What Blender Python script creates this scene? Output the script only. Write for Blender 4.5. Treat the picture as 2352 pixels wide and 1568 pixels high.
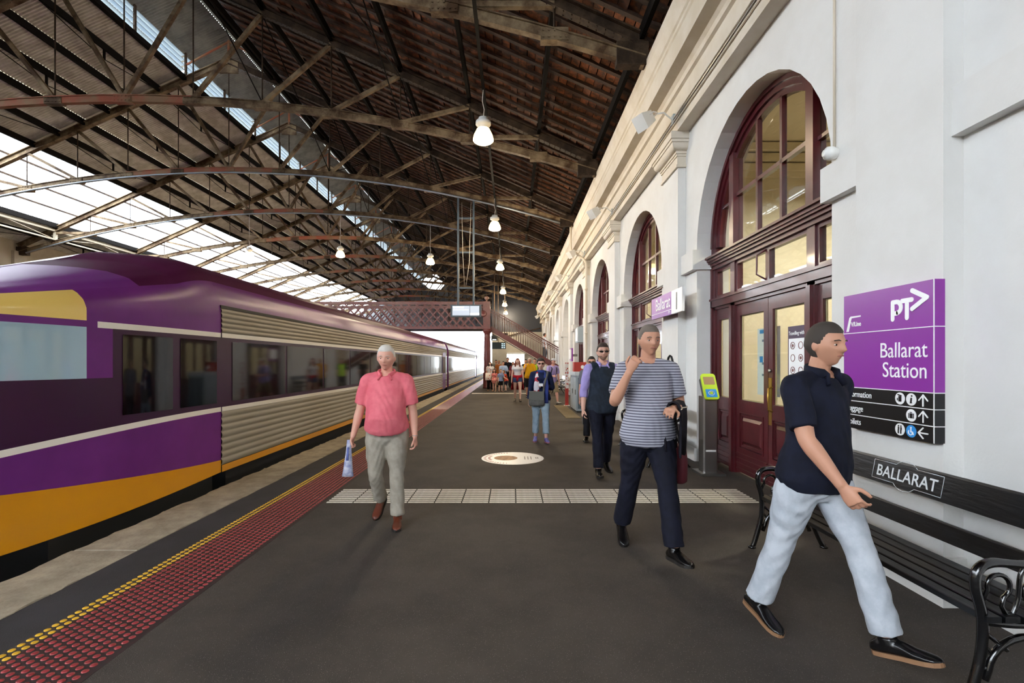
import bpy, bmesh, math, random
import numpy as np
from mathutils import Vector, Matrix, Euler

random.seed(7)
SC = bpy.context.scene
COL = SC.collection
for _o in list(bpy.data.objects):
    bpy.data.objects.remove(_o)

# ------------------------------------------------------------------ camera
cam_d = bpy.data.cameras.new('camera'); cam = bpy.data.objects.new('camera', cam_d); COL.objects.link(cam)
cam_d.sensor_width = 36; cam_d.lens = 17.0; cam_d.shift_y = 0.0204
cam_d.clip_start = 0.05; cam_d.clip_end = 500
cam.location = (0, 0, 1.55); cam.rotation_euler = (math.pi/2, 0, 0)
SC.camera = cam
FPX, CX, CY, EYE = 17/36*2352, 1176.0, 832.0, 1.55

# ------------------------------------------------------------------ sky and exposure
W = bpy.data.worlds.new('sky'); SC.world = W; W.use_nodes = True
_bg = W.node_tree.nodes['Background']
_bg.inputs[0].default_value = (0.86, 0.93, 1.0, 1); _bg.inputs[1].default_value = 4.6
SC.cycles.max_bounces = 6; SC.cycles.diffuse_bounces = 4; SC.cycles.glossy_bounces = 3; SC.cycles.transmission_bounces = 3; SC.cycles.transparent_max_bounces = 12
SC.cycles.caustics_reflective = False; SC.cycles.caustics_refractive = False; SC.cycles.sample_clamp_indirect = 6.0
SC.cycles.use_adaptive_sampling = True; SC.cycles.adaptive_threshold = .12; SC.cycles.adaptive_min_samples = 16
SC.view_settings.view_transform = 'Standard'; SC.view_settings.look = 'None'
SC.view_settings.gamma = 1.0; SC.view_settings.use_curve_mapping = False
SC.view_settings.exposure = 1.6

# ------------------------------------------------------------------ helpers
def V(*a): return Vector(a)

class MB:
    """collects shapes; build() links them as ONE mesh object"""
    def __init__(s): s.v = []; s.f = []; s.s = []
    def add(s, vs, fs, smooth=False):
        n = len(s.v); s.v.extend([tuple(p) for p in vs])
        for f in fs: s.f.append(tuple(i+n for i in f)); s.s.append(smooth)
        return s
    def box(s, x0, x1, y0, y1, z0, z1):
        vs = [(x, y, z) for z in (z0, z1) for y in (y0, y1) for x in (x0, x1)]
        return s.add(vs, [(0,2,3,1),(4,5,7,6),(0,1,5,4),(1,3,7,5),(3,2,6,7),(2,0,4,6)])
    def bar(s, p, q, w, h, up=(0, 0, 1)):
        p = Vector(p); q = Vector(q); d = (q-p).normalized(); u = Vector(up)
        if abs(d.dot(u)) > .98: u = Vector((1, 0, 0)) if abs(d.x) < .9 else Vector((0, 1, 0))
        r = d.cross(u).normalized(); u = r.cross(d).normalized()
        vs = [c + r*(a*w/2) + u*(b*h/2) for c in (p, q) for (a, b) in ((-1,-1),(1,-1),(1,1),(-1,1))]
        return s.add(vs, [(0,1,2,3),(7,6,5,4),(0,4,5,1),(1,5,6,2),(2,6,7,3),(3,7,4,0)])
    def tube(s, pts, r, n=8, caps=True, closed=False, flat=None, ref=None):
        pts = [Vector(p) for p in pts]; m = len(pts)
        rs = list(r) if isinstance(r, (list, tuple)) else [r]*m
        while len(rs) < m: rs.append(rs[-1])
        vs = []; up = None
        for i in range(m):
            if closed: d = pts[(i+1) % m]-pts[i-1]
            else: d = pts[min(i+1, m-1)]-pts[max(i-1, 0)]
            d.normalize()
            if up is None:
                up = Vector(ref) if ref is not None else (Vector((0,0,1)) if abs(d.z) < .9 else Vector((0,1,0)))
            up = (up-d*up.dot(d)).normalized(); side = d.cross(up)
            ri = rs[i]; ra, rb = ri if isinstance(ri, (list, tuple)) else (ri, ri*(flat or 1))
            for k in range(n):
                a = 2*math.pi*k/n
                vs.append(pts[i]+side*(ra*math.cos(a))+up*(rb*math.sin(a)))
        fs = []
        for i in range(m if closed else m-1):
            j = (i+1) % m
            for k in range(n):
                k2 = (k+1) % n
                fs.append((i*n+k, i*n+k2, j*n+k2, j*n+k))
        s.add(vs, fs, True)
        if caps and not closed:
            b = len(s.v)-len(vs)
            s.f.append(tuple(b+k for k in range(n))[::-1]); s.s.append(False)
            s.f.append(tuple(b+(m-1)*n+k for k in range(n))); s.s.append(False)
        return s
    def lathe(s, prof, c=(0,0,0), n=16, axis='z'):
        vs = []; fs = []; m = len(prof)
        for (r, z) in prof:
            for k in range(n):
                a = 2*math.pi*k/n; x, y = r*math.cos(a), r*math.sin(a)
                p = {'z': (x, y, z), 'x': (z, x, y), 'y': (y, z, x)}[axis]
                vs.append((c[0]+p[0], c[1]+p[1], c[2]+p[2]))
        for i in range(m-1):
            for k in range(n):
                k2 = (k+1) % n; fs.append((i*n+k, i*n+k2, (i+1)*n+k2, (i+1)*n+k))
        s.add(vs, fs, True)
        b = len(s.v)-len(vs)
        s.f.append(tuple(b+k for k in range(n))[::-1]); s.s.append(False)
        s.f.append(tuple(b+(m-1)*n+k for k in range(n))); s.s.append(False)
        return s
    def prism(s, poly, a0, a1, axis='y'):
        """poly 2D extruded along axis: y -> (x,z), x -> (y,z), z -> (x,y)"""
        n = len(poly)
        mk = {'y': lambda p, a: (p[0], a, p[1]), 'x': lambda p, a: (a, p[0], p[1]), 'z': lambda p, a: (p[0], p[1], a)}[axis]
        vs = [mk(p, a0) for p in poly]+[mk(p, a1) for p in poly]
        fs = [tuple(range(n))[::-1], tuple(range(n, 2*n))]
        for i in range(n):
            j = (i+1) % n; fs.append((i, j, n+j, n+i))
        return s.add(vs, fs)
    def sphere(s, c, r, n=12, m=8):
        rx, ry, rz = r if isinstance(r, (tuple, list)) else (r, r, r)
        prof = [(math.sin(math.pi*i/m), -math.cos(math.pi*i/m)) for i in range(m+1)]
        vs = []; fs = []
        for (q, z) in prof:
            for k in range(n):
                a = 2*math.pi*k/n
                vs.append((c[0]+rx*q*math.cos(a), c[1]+ry*q*math.sin(a), c[2]+rz*z))
        for i in range(m):
            for k in range(n):
                k2 = (k+1) % n; fs.append((i*n+k, i*n+k2, (i+1)*n+k2, (i+1)*n+k))
        return s.add(vs, fs, True)
    def strip(s, rows, smooth=True):
        """rows: list of equally long lists of points"""
        n = len(rows[0]); vs = [p for r in rows for p in r]; fs = []
        for i in range(len(rows)-1):
            for k in range(n-1):
                fs.append((i*n+k, i*n+k+1, (i+1)*n+k+1, (i+1)*n+k))
        return s.add(vs, fs, smooth)
    def mesh(s, name):
        me = bpy.data.meshes.new(name); me.from_pydata(s.v, [], s.f)
        me.polygons.foreach_set('use_smooth', s.s); me.update()
        return me
    def fixn(s, me):
        bm = bmesh.new(); bm.from_mesh(me); bmesh.ops.recalc_face_normals(bm, faces=bm.faces); bm.to_mesh(me); bm.free()
    def build(s, name, mat, parent=None, merge=False):
        me = s.mesh(name)
        bm = bmesh.new(); bm.from_mesh(me)
        if merge: bmesh.ops.remove_doubles(bm, verts=bm.verts, dist=1e-5)
        bmesh.ops.recalc_face_normals(bm, faces=bm.faces); bm.to_mesh(me); bm.free()
        return link(name, me, mat, parent)

def link(name, me, mat=None, parent=None, mtx=None):
    o = bpy.data.objects.new(name, me); COL.objects.link(o)
    if mat is not None and len(me.materials) == 0: me.materials.append(mat)
    if mtx is not None: o.matrix_basis = mtx
    if parent is not None: adopt(o, parent)
    return o
def adopt(o, parent):
    o.parent = parent
    if parent.type == 'EMPTY' and not parent.get('local_build'):
        o.matrix_parent_inverse = Matrix.Translation(-parent.location)
def tag(o, label, cat, group=None):
    o['label'] = label; o['category'] = cat
    if group: o['group'] = group
    return o
def thing(name, label, cat, loc=(0,0,0), group=None, local=False, rotz=0):
    o = bpy.data.objects.new(name, None); COL.objects.link(o); o.location = loc; o.empty_display_size = .1
    o.rotation_euler = (0, 0, rotz)
    if local: o['local_build'] = 1
    return tag(o, label, cat, group)
def struct(o, label=None, cat=None):
    o['kind'] = 'structure'
    if label: o['label'] = label
    if cat: o['category'] = cat
    return o
def sempty(name, label, cat, loc=(0,0,0)):
    o = bpy.data.objects.new(name, None); COL.objects.link(o); o.location = loc
    return struct(o, label, cat)
def copy_tree(root, loc=None, rotz=None, label=None, parent=None):
    r = root.copy(); COL.objects.link(r)
    if loc is not None: r.location = loc
    if rotz is not None: r.rotation_euler = (0, 0, rotz)
    if label: r['label'] = label
    if parent is not None: r.parent = parent
    for ch in list(root.children):
        copy_tree(ch, parent=r)
    return r

# ------------------------------------------------------------------ materials
def rgb(h):
    h = h.lstrip('#'); c = [int(h[i:i+2], 16)/255 for i in (0, 2, 4)]
    return tuple(x/12.92 if x <= .04045 else ((x+.055)/1.055)**2.4 for x in c)+(1,)
MATS = {}
def M(name, col, rough=.6, metal=0, spec=.5, col2=None, vscale=4, vlo=.4, vhi=.6, bump=0, bscale=60, rnd=0, emit=None, estr=0,
      coat=0, coord='Object', stretch=None, vdetail=4, sss=0, bdist=.01):
    m = bpy.data.materials.new(name); m.use_nodes = True; nt = m.node_tree; N = nt.nodes; L = nt.links
    b = N['Principled BSDF']
    c = rgb(col) if isinstance(col, str) else col
    b.inputs['Base Color'].default_value = c; b.inputs['Roughness'].default_value = rough; b.inputs['Metallic'].default_value = metal
    b.inputs['Specular IOR Level'].default_value = spec
    if coat: b.inputs['Coat Weight'].default_value = coat; b.inputs['Coat Roughness'].default_value = .08
    if sss:
        b.inputs['Subsurface Weight'].default_value = sss; b.inputs['Subsurface Radius'].default_value = (.01, .004, .002)
    if emit:
        b.inputs['Emission Color'].default_value = rgb(emit); b.inputs['Emission Strength'].default_value = estr
    out = None
    tc = N.new('ShaderNodeTexCoord'); src = tc.outputs[coord]
    if stretch:
        mp = N.new('ShaderNodeMapping'); mp.inputs['Scale'].default_value = stretch; L.new(src, mp.inputs[0]); src = mp.outputs[0]
    if col2:
        nz = N.new('ShaderNodeTexNoise'); nz.inputs['Scale'].default_value = vscale; nz.inputs['Detail'].default_value = vdetail
        nz.inputs['Roughness'].default_value = .65
        L.new(src, nz.inputs['Vector'])
        cr = N.new('ShaderNodeValToRGB'); cr.color_ramp.elements[0].position = vlo; cr.color_ramp.elements[1].position = vhi
        cr.color_ramp.elements[0].color = c; cr.color_ramp.elements[1].color = rgb(col2) if isinstance(col2, str) else col2
        L.new(nz.outputs['Fac'], cr.inputs[0]); out = cr.outputs[0]
    if rnd:
        oi = N.new('ShaderNodeObjectInfo'); hs = N.new('ShaderNodeHueSaturation')
        mr = N.new('ShaderNodeMapRange'); mr.inputs['To Min'].default_value = 1-rnd; mr.inputs['To Max'].default_value = 1+rnd
        L.new(oi.outputs['Random'], mr.inputs[0]); L.new(mr.outputs[0], hs.inputs['Value'])
        if out: L.new(out, hs.inputs['Color'])
        else: hs.inputs['Color'].default_value = c
        out = hs.outputs[0]
    if out: L.new(out, b.inputs['Base Color'])
    if bump:
        n2 = N.new('ShaderNodeTexNoise'); n2.inputs['Scale'].default_value = bscale; n2.inputs['Detail'].default_value = 3
        L.new(src, n2.inputs['Vector'])
        bp = N.new('ShaderNodeBump'); bp.inputs['Strength'].default_value = bump; bp.inputs['Distance'].default_value = bdist
        L.new(n2.outputs['Fac'], bp.inputs['Height']); L.new(bp.outputs[0], b.inputs['Normal'])
    MATS[name] = m
    return m
def glass_mat(name, tint, refl=.12, rough=.02):
    """thin pane: see-through with a fresnel reflection"""
    m = bpy.data.materials.new(name); m.use_nodes = True; nt = m.node_tree; N = nt.nodes; L = nt.links
    N.remove(N['Principled BSDF']); o = N['Material Output']
    t = N.new('ShaderNodeBsdfTransparent'); t.inputs[0].default_value = tint
    g = N.new('ShaderNodeBsdfGlossy'); g.inputs['Roughness'].default_value = rough
    lw = N.new('ShaderNodeLayerWeight'); lw.inputs[0].default_value = .5
    pw = N.new('ShaderNodeMath'); pw.operation = 'POWER'; pw.inputs[1].default_value = 4; L.new(lw.outputs['Facing'], pw.inputs[0])
    ma = N.new('ShaderNodeMath'); ma.operation = 'MULTIPLY_ADD'; ma.inputs[1].default_value = .55; ma.inputs[2].default_value = refl*.2; L.new(pw.outputs[0], ma.inputs[0])
    mx = N.new('ShaderNodeMixShader'); L.new(ma.outputs[0], mx.inputs[0]); L.new(t.outputs[0], mx.inputs[1]); L.new(g.outputs[0], mx.inputs[2])
    L.new(mx.outputs[0], o.inputs[0]); return m
def stripes_mat(name, c1, c2, freq, axis='z', rough=.8, duty=.5):
    m = M(name, c1, rough); nt = m.node_tree; N = nt.nodes; L = nt.links; b = N['Principled BSDF']
    tc = N.new('ShaderNodeTexCoord'); sx = N.new('ShaderNodeSeparateXYZ'); L.new(tc.outputs['Object'], sx.inputs[0])
    mu = N.new('ShaderNodeMath'); mu.operation = 'MULTIPLY'; mu.inputs[1].default_value = freq
    L.new(sx.outputs['xyz'.index(axis)], mu.inputs[0])
    fr = N.new('ShaderNodeMath'); fr.operation = 'FRACT'; L.new(mu.outputs[0], fr.inputs[0])
    gt = N.new('ShaderNodeMath'); gt.operation = 'GREATER_THAN'; gt.inputs[1].default_value = duty; L.new(fr.outputs[0], gt.inputs[0])
    mx = N.new('ShaderNodeMix'); mx.data_type = 'RGBA'; L.new(gt.outputs[0], mx.inputs[0])
    mx.inputs[6].default_value = rgb(c1); mx.inputs[7].default_value = rgb(c2)
    L.new(mx.outputs[2], b.inputs['Base Color']); return m
def spots_mat(name, c1, c2, scale, thr=.35, rough=.8):
    m = M(name, c1, rough); nt = m.node_tree; N = nt.nodes; L = nt.links; b = N['Principled BSDF']
    tc = N.new('ShaderNodeTexCoord'); vo = N.new('ShaderNodeTexVoronoi'); vo.inputs['Scale'].default_value = scale
    L.new(tc.outputs['Object'], vo.inputs['Vector'])
    lt = N.new('ShaderNodeMath'); lt.operation = 'LESS_THAN'; lt.inputs[1].default_value = thr; L.new(vo.outputs['Distance'], lt.inputs[0])
    mx = N.new('ShaderNodeMix'); mx.data_type = 'RGBA'; L.new(lt.outputs[0], mx.inputs[0])
    mx.inputs[6].default_value = rgb(c1); mx.inputs[7].default_value = rgb(c2)
    L.new(mx.outputs[2], b.inputs['Base Color']); return m

plaster = M('plaster', '#dfdedb', .75, col2='#dad8d4', vscale=1.2, bump=.25, bscale=45, bdist=.006)
cream = M('cream_paint', '#d9cfbf', .6, col2='#d0c4b0', vscale=1.5, bump=.05, bscale=30)
wood = M('maroon_paint', '#561c22', .32, col2='#4a171d', vscale=3, bump=.08, bscale=20, coat=.3)
asphalt = M('asphalt', '#463e37', .82, col2='#3a332d', vscale=1.3, vdetail=6, bump=.9, bscale=190, bdist=.004)
def _speckle():
    nt = asphalt.node_tree; N = nt.nodes; L = nt.links; b = N['Principled BSDF']
    src = b.inputs['Base Color'].links[0].from_socket
    tc = N.new('ShaderNodeTexCoord'); vo = N.new('ShaderNodeTexVoronoi'); vo.inputs['Scale'].default_value = 85
    L.new(tc.outputs['Object'], vo.inputs['Vector'])
    lt = N.new('ShaderNodeMath'); lt.operation = 'LESS_THAN'; lt.inputs[1].default_value = .17; L.new(vo.outputs['Distance'], lt.inputs[0])
    mx = N.new('ShaderNodeMix'); mx.data_type = 'RGBA'; L.new(lt.outputs[0], mx.inputs[0]); L.new(src, mx.inputs[6]); mx.inputs[7].default_value = rgb('#6a625a')
    L.new(mx.outputs[2], b.inputs['Base Color'])
_speckle()
edgestrip = M('edge_asphalt', '#2c2a2c', .8, col2='#343235', vscale=2, bump=.5, bscale=150, bdist=.004)
coping_m = M('coping_stone', '#b3a690', .85, col2='#6f6455', vscale=5, vdetail=8, vlo=.35, vhi=.85, bump=.4, bscale=40, rnd=.1)
iron = M('dark_iron', '#4a3a2b', .7, .0, spec=.2, col2='#2c2119', vscale=3, bump=.3, bscale=40)
rust = M('rusty_iron', '#8a775c', .7, .0, spec=.25, col2='#48331f', vscale=1.8, vdetail=8, bump=.4, bscale=30)
rustred = M('red_oxide_iron', '#94503c', .7, .0, spec=.25, col2='#84684e', vscale=1.4, vdetail=8, bump=.4, bscale=30)
blackiron = M('purlin_black', '#14100d', .8, spec=.1)
slate = M('roof_slate', '#7e4826', .8, col2='#3f2716', vscale=7, vdetail=6, bump=.5, bscale=30, rnd=.45)
rafter_m = M('timber_rafter', '#4a3322', .75, col2='#362418', vscale=4, bump=.3, bscale=25)
zinc = M('corrugated_sheet', '#dcd6c8', .5, .0, col2='#bdb5a4', vscale=2.2, vdetail=6, rnd=.1)
fwall = M('shed_wall_paint', '#b7aa94', .8, col2='#a59882', vscale=.6)
bridge_m = M('bridge_maroon', '#653133', .4, .0, col2='#552829', vscale=4, bump=.1, bscale=20)
darkgable = M('gable_sheet', '#6a6b6c', .7, col2='#5c5d60', vscale=1)
white_m = M('white_enamel', '#e8e8e4', .35)
steel = M('stainless', '#9a9894', .28, .9, bump=.05, bscale=80)
greycab = M('grey_cabinet', '#9fa9ae', .4)
black_gloss = M('black_gloss_paint', '#0c0c0e', .18, coat=.6, bump=.12, bscale=45)
black_slat = M('black_slat', '#060607', .3, col2='#0e1014', vscale=30, stretch=(1, .12, 1), bump=.12, bscale=60)
black_m = M('black_matte', '#101012', .6)
purple_s = M('sign_purple', '#8c2f9a', .28)
sign_black = M('sign_black', '#0d0d10', .3)
sign_white = M('sign_white', '#f4f4f4', .4)
sign_blue = M('sign_blue', '#2f93dd', .4)
brass = M('brass', '#b08a3e', .3, .9)
glass = glass_mat('window_glass', (.93, .96, .93, 1), .2)
M_bead = M('cream_bead', '#d8c49a', .5)
M_bal = M('baluster_paint', '#7d6660', .4, .2)
M_tread = M('stair_tread', '#6b6560', .7)
ROOM_W = 75
# ================================================================== THE SETTING
BAY = 4.97; YP0 = 3.5; YA0 = 5.985; XW = 2.9; XP = 2.77; SPR = 3.31; RAD = 1.6
YEND = 68.1; YBEG = -46.0
RX = -10.78                       # ridge line
def zr(o): return 13.05-.447*abs(o)      # underside line of the roof, o = offset from the ridge
def zc(o): return 8.85-2.07*(o/13.11)**2 # arched bottom chord

# ---- platform floor
floor = MB().box(-2.72, 3.4, YBEG, 80, -1.1, 0).build('floor', asphalt)
struct(floor, 'dark speckled asphalt platform surface', 'platform')
MB().box(-3.09, -2.721, YBEG, 80, -1.1, -.004).build('edge_strip', edgestrip, floor)
MB().box(-3.60, -3.091, YBEG, 80, -1.1, -.30).build('platform_face', M('old_brick_face', '#3d3129', .9, col2='#2a231f', vscale=8), floor)
# coping stones, one by one
_y = 1.55; _i = 0
_cl = [.9, .78, .76, 1.05, .95, 1.1, .88, 1.2]
while _y < 60:
    l = _cl[_i % 8]*(1 if _y < 20 else 2.2)
    rr = random.Random(_i)
    b = MB(); n = 10
    xi = [(-3.093 + .012*rr.uniform(-1, 1)) for _ in range(n+1)]
    xo = [(-3.66 + .022*rr.uniform(-1, 1)) for _ in range(n+1)]
    top = []; rows = []
    zt = rr.uniform(-.006, .004)
    for k in range(n+1):
        y = _y+.006+(l-.012)*k/n
        rows.append([(xi[k], y, -.3), (xi[k], y, zt), (xi[k]-.2, y, zt+.002), (xo[k]+.05, y, zt), (xo[k], y, zt-.035), (xo[k]+.01, y, -.3)])
    b.strip(rows, False)
    b.add(rows[0], [(0,1,2,3,4,5)]); b.add(rows[-1], [(0,1,2,3,4,5)])
    b.build('coping_stone', coping_m, floor)
    _y += l; _i += 1
# ---- track and far ground
bed = MB().box(-23.9, -3.6, YBEG, 80, -1.4, -1.15).build('track_bed', M('ballast', '#2b2724', .95, col2='#161412', vscale=30, bump=1, bscale=60, bdist=.03))
struct(bed, 'dark ballast track bed beside the platform', 'track')
for x in (-4.58, -6.02):
    MB().prism([(x-.035, -1.0), (x+.035, -1.0), (x+.03, -1.04), (x+.01, -1.05), (x+.01, -1.13), (x+.06, -1.15), (x-.06, -1.15), (x-.01, -1.13), (x-.01, -1.05), (x-.03, -1.04)], YBEG, 80).build('rail', steel, bed)
g = MB().box(-120, 120, -60, 260, -1.6, -1.41).build('ground', M('pale_ground', '#8f897d', .95, col2='#7d776c', vscale=.5))
struct(g, 'pale open ground beyond the station', 'ground')

# ---- right wall with arched openings
wall = MB()
NA = 20
ka, kb = -3, 12
for k in range(ka, kb+1):
    yc = YA0+BAY*k; y0, y1 = yc-BAY/2, yc+BAY/2; zt = 7.6
    if y0 > YEND: break
    for (xa) in (XW, XW+.5):
        wall.add([(xa, y0, 0), (xa, yc-RAD, 0), (xa, yc-RAD, SPR), (xa, y0, SPR)], [(0,1,2,3)])
        wall.add([(xa, yc+RAD, 0), (xa, y1, 0), (xa, y1, SPR), (xa, yc+RAD, SPR)], [(0,1,2,3)])
        arc = [(xa, yc-RAD*math.cos(math.pi*i/NA), SPR+RAD*math.sin(math.pi*i/NA)) for i in range(NA+1)]
        top = [(xa, y0+(y1-y0)*i/NA, zt) for i in range(NA+1)]
        mid0 = (xa, y0, SPR); mid1 = (xa, y1, SPR)
        wall.add(arc+top, [(i, i+1, NA+1+i+1, NA+1+i) for i in range(NA)])
        wall.add([arc[0], mid0, top[0]], [(0,1,2)]); wall.add([arc[-1], mid1, top[-1]], [(0,1,2)])
    prof = [(yc-RAD, 0), (yc-RAD, SPR)]+[(yc-RAD*math.cos(math.pi*i/NA), SPR+RAD*math.sin(math.pi*i/NA)) for i in range(1, NA)]+[(yc+RAD, SPR), (yc+RAD, 0)]
    rows = [[(XW, p[0], p[1]) for p in prof], [(XW+.5, p[0], p[1]) for p in prof]]
    wall.strip(rows, False)
wall_r = wall.build('wall_right', plaster, merge=True)
MB().box(XW, XW+.5, YBEG, YA0-BAY*3.5, 0, 7.6).build('plain_wall', plaster, wall_r)
struct(wall_r, 'white rendered station wall with a row of arched doorways', 'wall')
# pilasters with plinths, caps; impost blocks
pm = MB()
pm.box(XP, XW+.01, -.395, .395, 0, 4.82)
pm.box(XP-.05, XW+.01, -.45, .45, 0, .22); pm.prism([(XP-.05, .22), (XP, .30), (XW, .30), (XW, .22)], -.42, .42)
pil_me = pm.mesh('pilaster'); pm.fixn(pil_me)
def capital_mesh():
    b = MB()
    def lay(pr, z0, z1): b.box(XP-pr, XW+.01, -.395-pr, .395+pr, z0, z1)
    lay(.035, 4.80, 4.84); lay(.015, 4.84, 4.98); lay(.03, 4.98, 5.02); lay(.045, 5.02, 5.06)
    n = 6                                        # ovolo
    for i in range(n):
        a0, a1 = i/n*math.pi/2, (i+1)/n*math.pi/2
        p0, p1 = .045+.09*math.sin(a0), .045+.09*math.sin(a1)
        z0, z1 = 5.06+.11*(1-math.cos(a0)), 5.06+.11*(1-math.cos(a1))
        vs = [(XW+.01, -.395-p0, z0), (XP-p0, -.395-p0, z0), (XP-p0, .395+p0, z0), (XW+.01, .395+p0, z0),
              (XW+.01, -.395-p1, z1), (XP-p1, -.395-p1, z1), (XP-p1, .395+p1, z1), (XW+.01, .395+p1, z1)]
        b.add(vs, [(0,1,5,4), (1,2,6,5), (2,3,7,6)])
    lay(.15, 5.17, 5.22); lay(.165, 5.222, 5.34)
    me = b.mesh('capital'); b.fixn(me); return me
cap_me = capital_mesh()
im = MB()
im.box(XW-.08, XW+.28, RAD-.04, 2.09, 3.0, 3.31); im.box(XW-.08, XW+.28, -2.09, -RAD+.04, 3.0, 3.31)
imp_me = im.mesh('impost'); im.fixn(imp_me)
pm2 = MB(); pm2.box(XW-.04, XW+.05, RAD+.0, 2.09, 0, .2); pm2.box(XW-.04, XW+.05, -2.09, -RAD, 0, .2)
plin_me = pm2.mesh('plinth_block'); pm2.fixn(plin_me)
for k in range(-1, 13):
    y = YP0+BAY*k
    if y > YEND: break
    link('pilaster', pil_me, plaster, wall_r, Matrix.Translation((0, y, 0)))
    link('capital', cap_me, cream, wall_r, Matrix.Translation((0, y, 0)))
    link('impost_block', imp_me, plaster, wall_r, Matrix.Translation((0, y+2.485, 0)))
    link('plinth_block', plin_me, plaster, wall_r, Matrix.Translation((0, y+2.485, 0)))
# cornice
cor = [(2.95, 5.335), (2.70, 5.335), (2.70, 5.42), (2.725, 5.44), (2.725, 5.95), (2.68, 5.97), (2.66, 6.03), (2.62, 6.08), (2.45, 6.10), (2.45, 6.42),
       (2.43, 6.44), (2.43, 6.50), (2.405, 6.52), (2.385, 6.58), (2.345, 6.66), (2.33, 6.73), (2.33, 6.80), (2.95, 6.84)]
c_ = MB().prism(cor, YBEG, YEND).build('trim_1', cream)
struct(c_, 'long cream moulded cornice along the top of the station wall', 'cornice')
for (x, z, r) in ((2.705, 5.52, .012), (2.705, 5.57, .018), (2.705, 5.63, .012)):
    MB().tube([(x, YBEG, z), (x, YEND, z)], r, 6).build('conduit', cream if r < .015 else steel, c_)

# ---- doorways (timber portal in an arch)
XD = 3.14
def arc_pts(r, a0, a1, n): return [(-r*math.cos(a0+(a1-a0)*i/n), SPR+r*math.sin(a0+(a1-a0)*i/n)) for i in range(n+1)]
def ring(b, r0, r1, x0, x1, n=24):
    po, pi_ = arc_pts(r0, 0, math.pi, n), arc_pts(r1, 0, math.pi, n)
    for i in range(n):
        vs = [(x, p[0], p[1]) for x in (x0, x1) for p in (po[i], po[i+1], pi_[i+1], pi_[i])]
        b.add(vs, [(0,1,2,3), (7,6,5,4), (0,4,5,1), (2,6,7,3)])
def cell(b, ya, yb, za, zb, r, x0, x1):
    """pane polygon between ya..yb, za..zb clipped by the arch of radius r"""
    def top(y):
        q = r*r-y*y
        return min(zb, SPR+math.sqrt(q)) if q > 0 else SPR-.1
    n = 10; pts = [(yb, za)] if False else []
    ys = [ya+(yb-ya)*i/n for i in range(n+1)]
    poly = [(ys[0], za), (ys[-1], za)]+[(y, max(top(y), za+.002)) for y in reversed(ys)]
    b.prism(poly, x0, x1, 'x')
MU0, MU1 = .84, .97
def leaf(parent, ya, yb, narrow, hinge):
    """panelled leaf with an upper pane"""
    b = MB(); st = .10 if not narrow else .085
    x0, x1 = XD+.03, XD+.085
    zp0, zp1 = 1.03, 2.20
    b.box(x0, x1, ya, ya+st, .03, 2.38); b.box(x0, x1, yb-st, yb, .03, 2.38)
    b.box(x0, x1, ya+st, yb-st, zp1, 2.38); b.box(x0, x1, ya+st, yb-st, .86, zp0); b.box(x0, x1, ya+st, yb-st, .03, .36)
    b.box(x0+.02, x1-.01, ya+st, yb-st, .36, .86)
    for z in (.06, .13, .20, .27): b.box(x0-.014, x0, ya+.01, yb-.01, z, z+.025)
    d = b.build('door_leaf', wood, parent)
    m = MB(); a, c = ya+st, yb-st                # raised panel with bevel and bolection
    for (t, x) in ((.0, -.012), (.025, -.004), (.04, .006)):
        m.box(x0+x, x0+.02, a+t, c-t, .36+t, .375+t); m.box(x0+x, x0+.02, a+t, c-t, .845-t, .86-t)
        m.box(x0+x, x0+.02, a+t, a+t+.015, .36+t, .86-t); m.box(x0+x, x0+.02, c-t-.015, c-t, .36+t, .86-t)
    i0, i1, j0, j1 = a+.07, c-.07, .45, .77
    m.add([(x0+.019, a+.055, .43), (x0+.019, c-.055, .43), (x0+.019, c-.055, .79), (x0+.019, a+.055, .79),
           (x0-.006, i0+.02, j0+.02), (x0-.006, i1-.02, j0+.02), (x0-.006, i1-.02, j1-.02), (x0-.006, i0+.02, j1-.02)],
          [(4,5,6,7), (0,1,5,4), (1,2,6,5), (2,3,7,6), (3,0,4,7)])
    m.build('raised_panel', wood, d)
    g = MB().box(x0+.022, x0+.028, ya+st, yb-st, zp0, zp1); g.build('pane', glass, d)
    be = MB()
    for (u0, u1, v0, v1) in ((a, a+.014, zp0, zp1), (c-.014, c, zp0, zp1), (a, c, zp0, zp0+.014), (a, c, zp1-.014, zp1)):
        be.box(x0+.03, x0+.045, u0, u1, v0, v1)
    be.build('glazing_bead', M_bead, d)
    if hinge:
        y = ya+.05 if hinge > 0 else yb-.05
        MB().box(x0-.006, x0, y-.035, y+.035, .78, 1.36).build('push_plate', brass, d)
        yy = y+.0
        h = MB().tube([(x0, yy+.045*hinge, .95), (x0-.05, yy+.045*hinge, .97), (x0-.055, yy+.045*hinge, 1.1), (x0-.05, yy+.045*hinge, 1.23), (x0, yy+.045*hinge, 1.25)], .011, 8)
        h.build('pull_handle', brass, d)
        MB().lathe([(.0, -.02), (.022, -.02), (.022, .0), (.0, .0)], (x0, yy, 1.45), 12, 'x').build('lock', steel, d)
    return d

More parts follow.
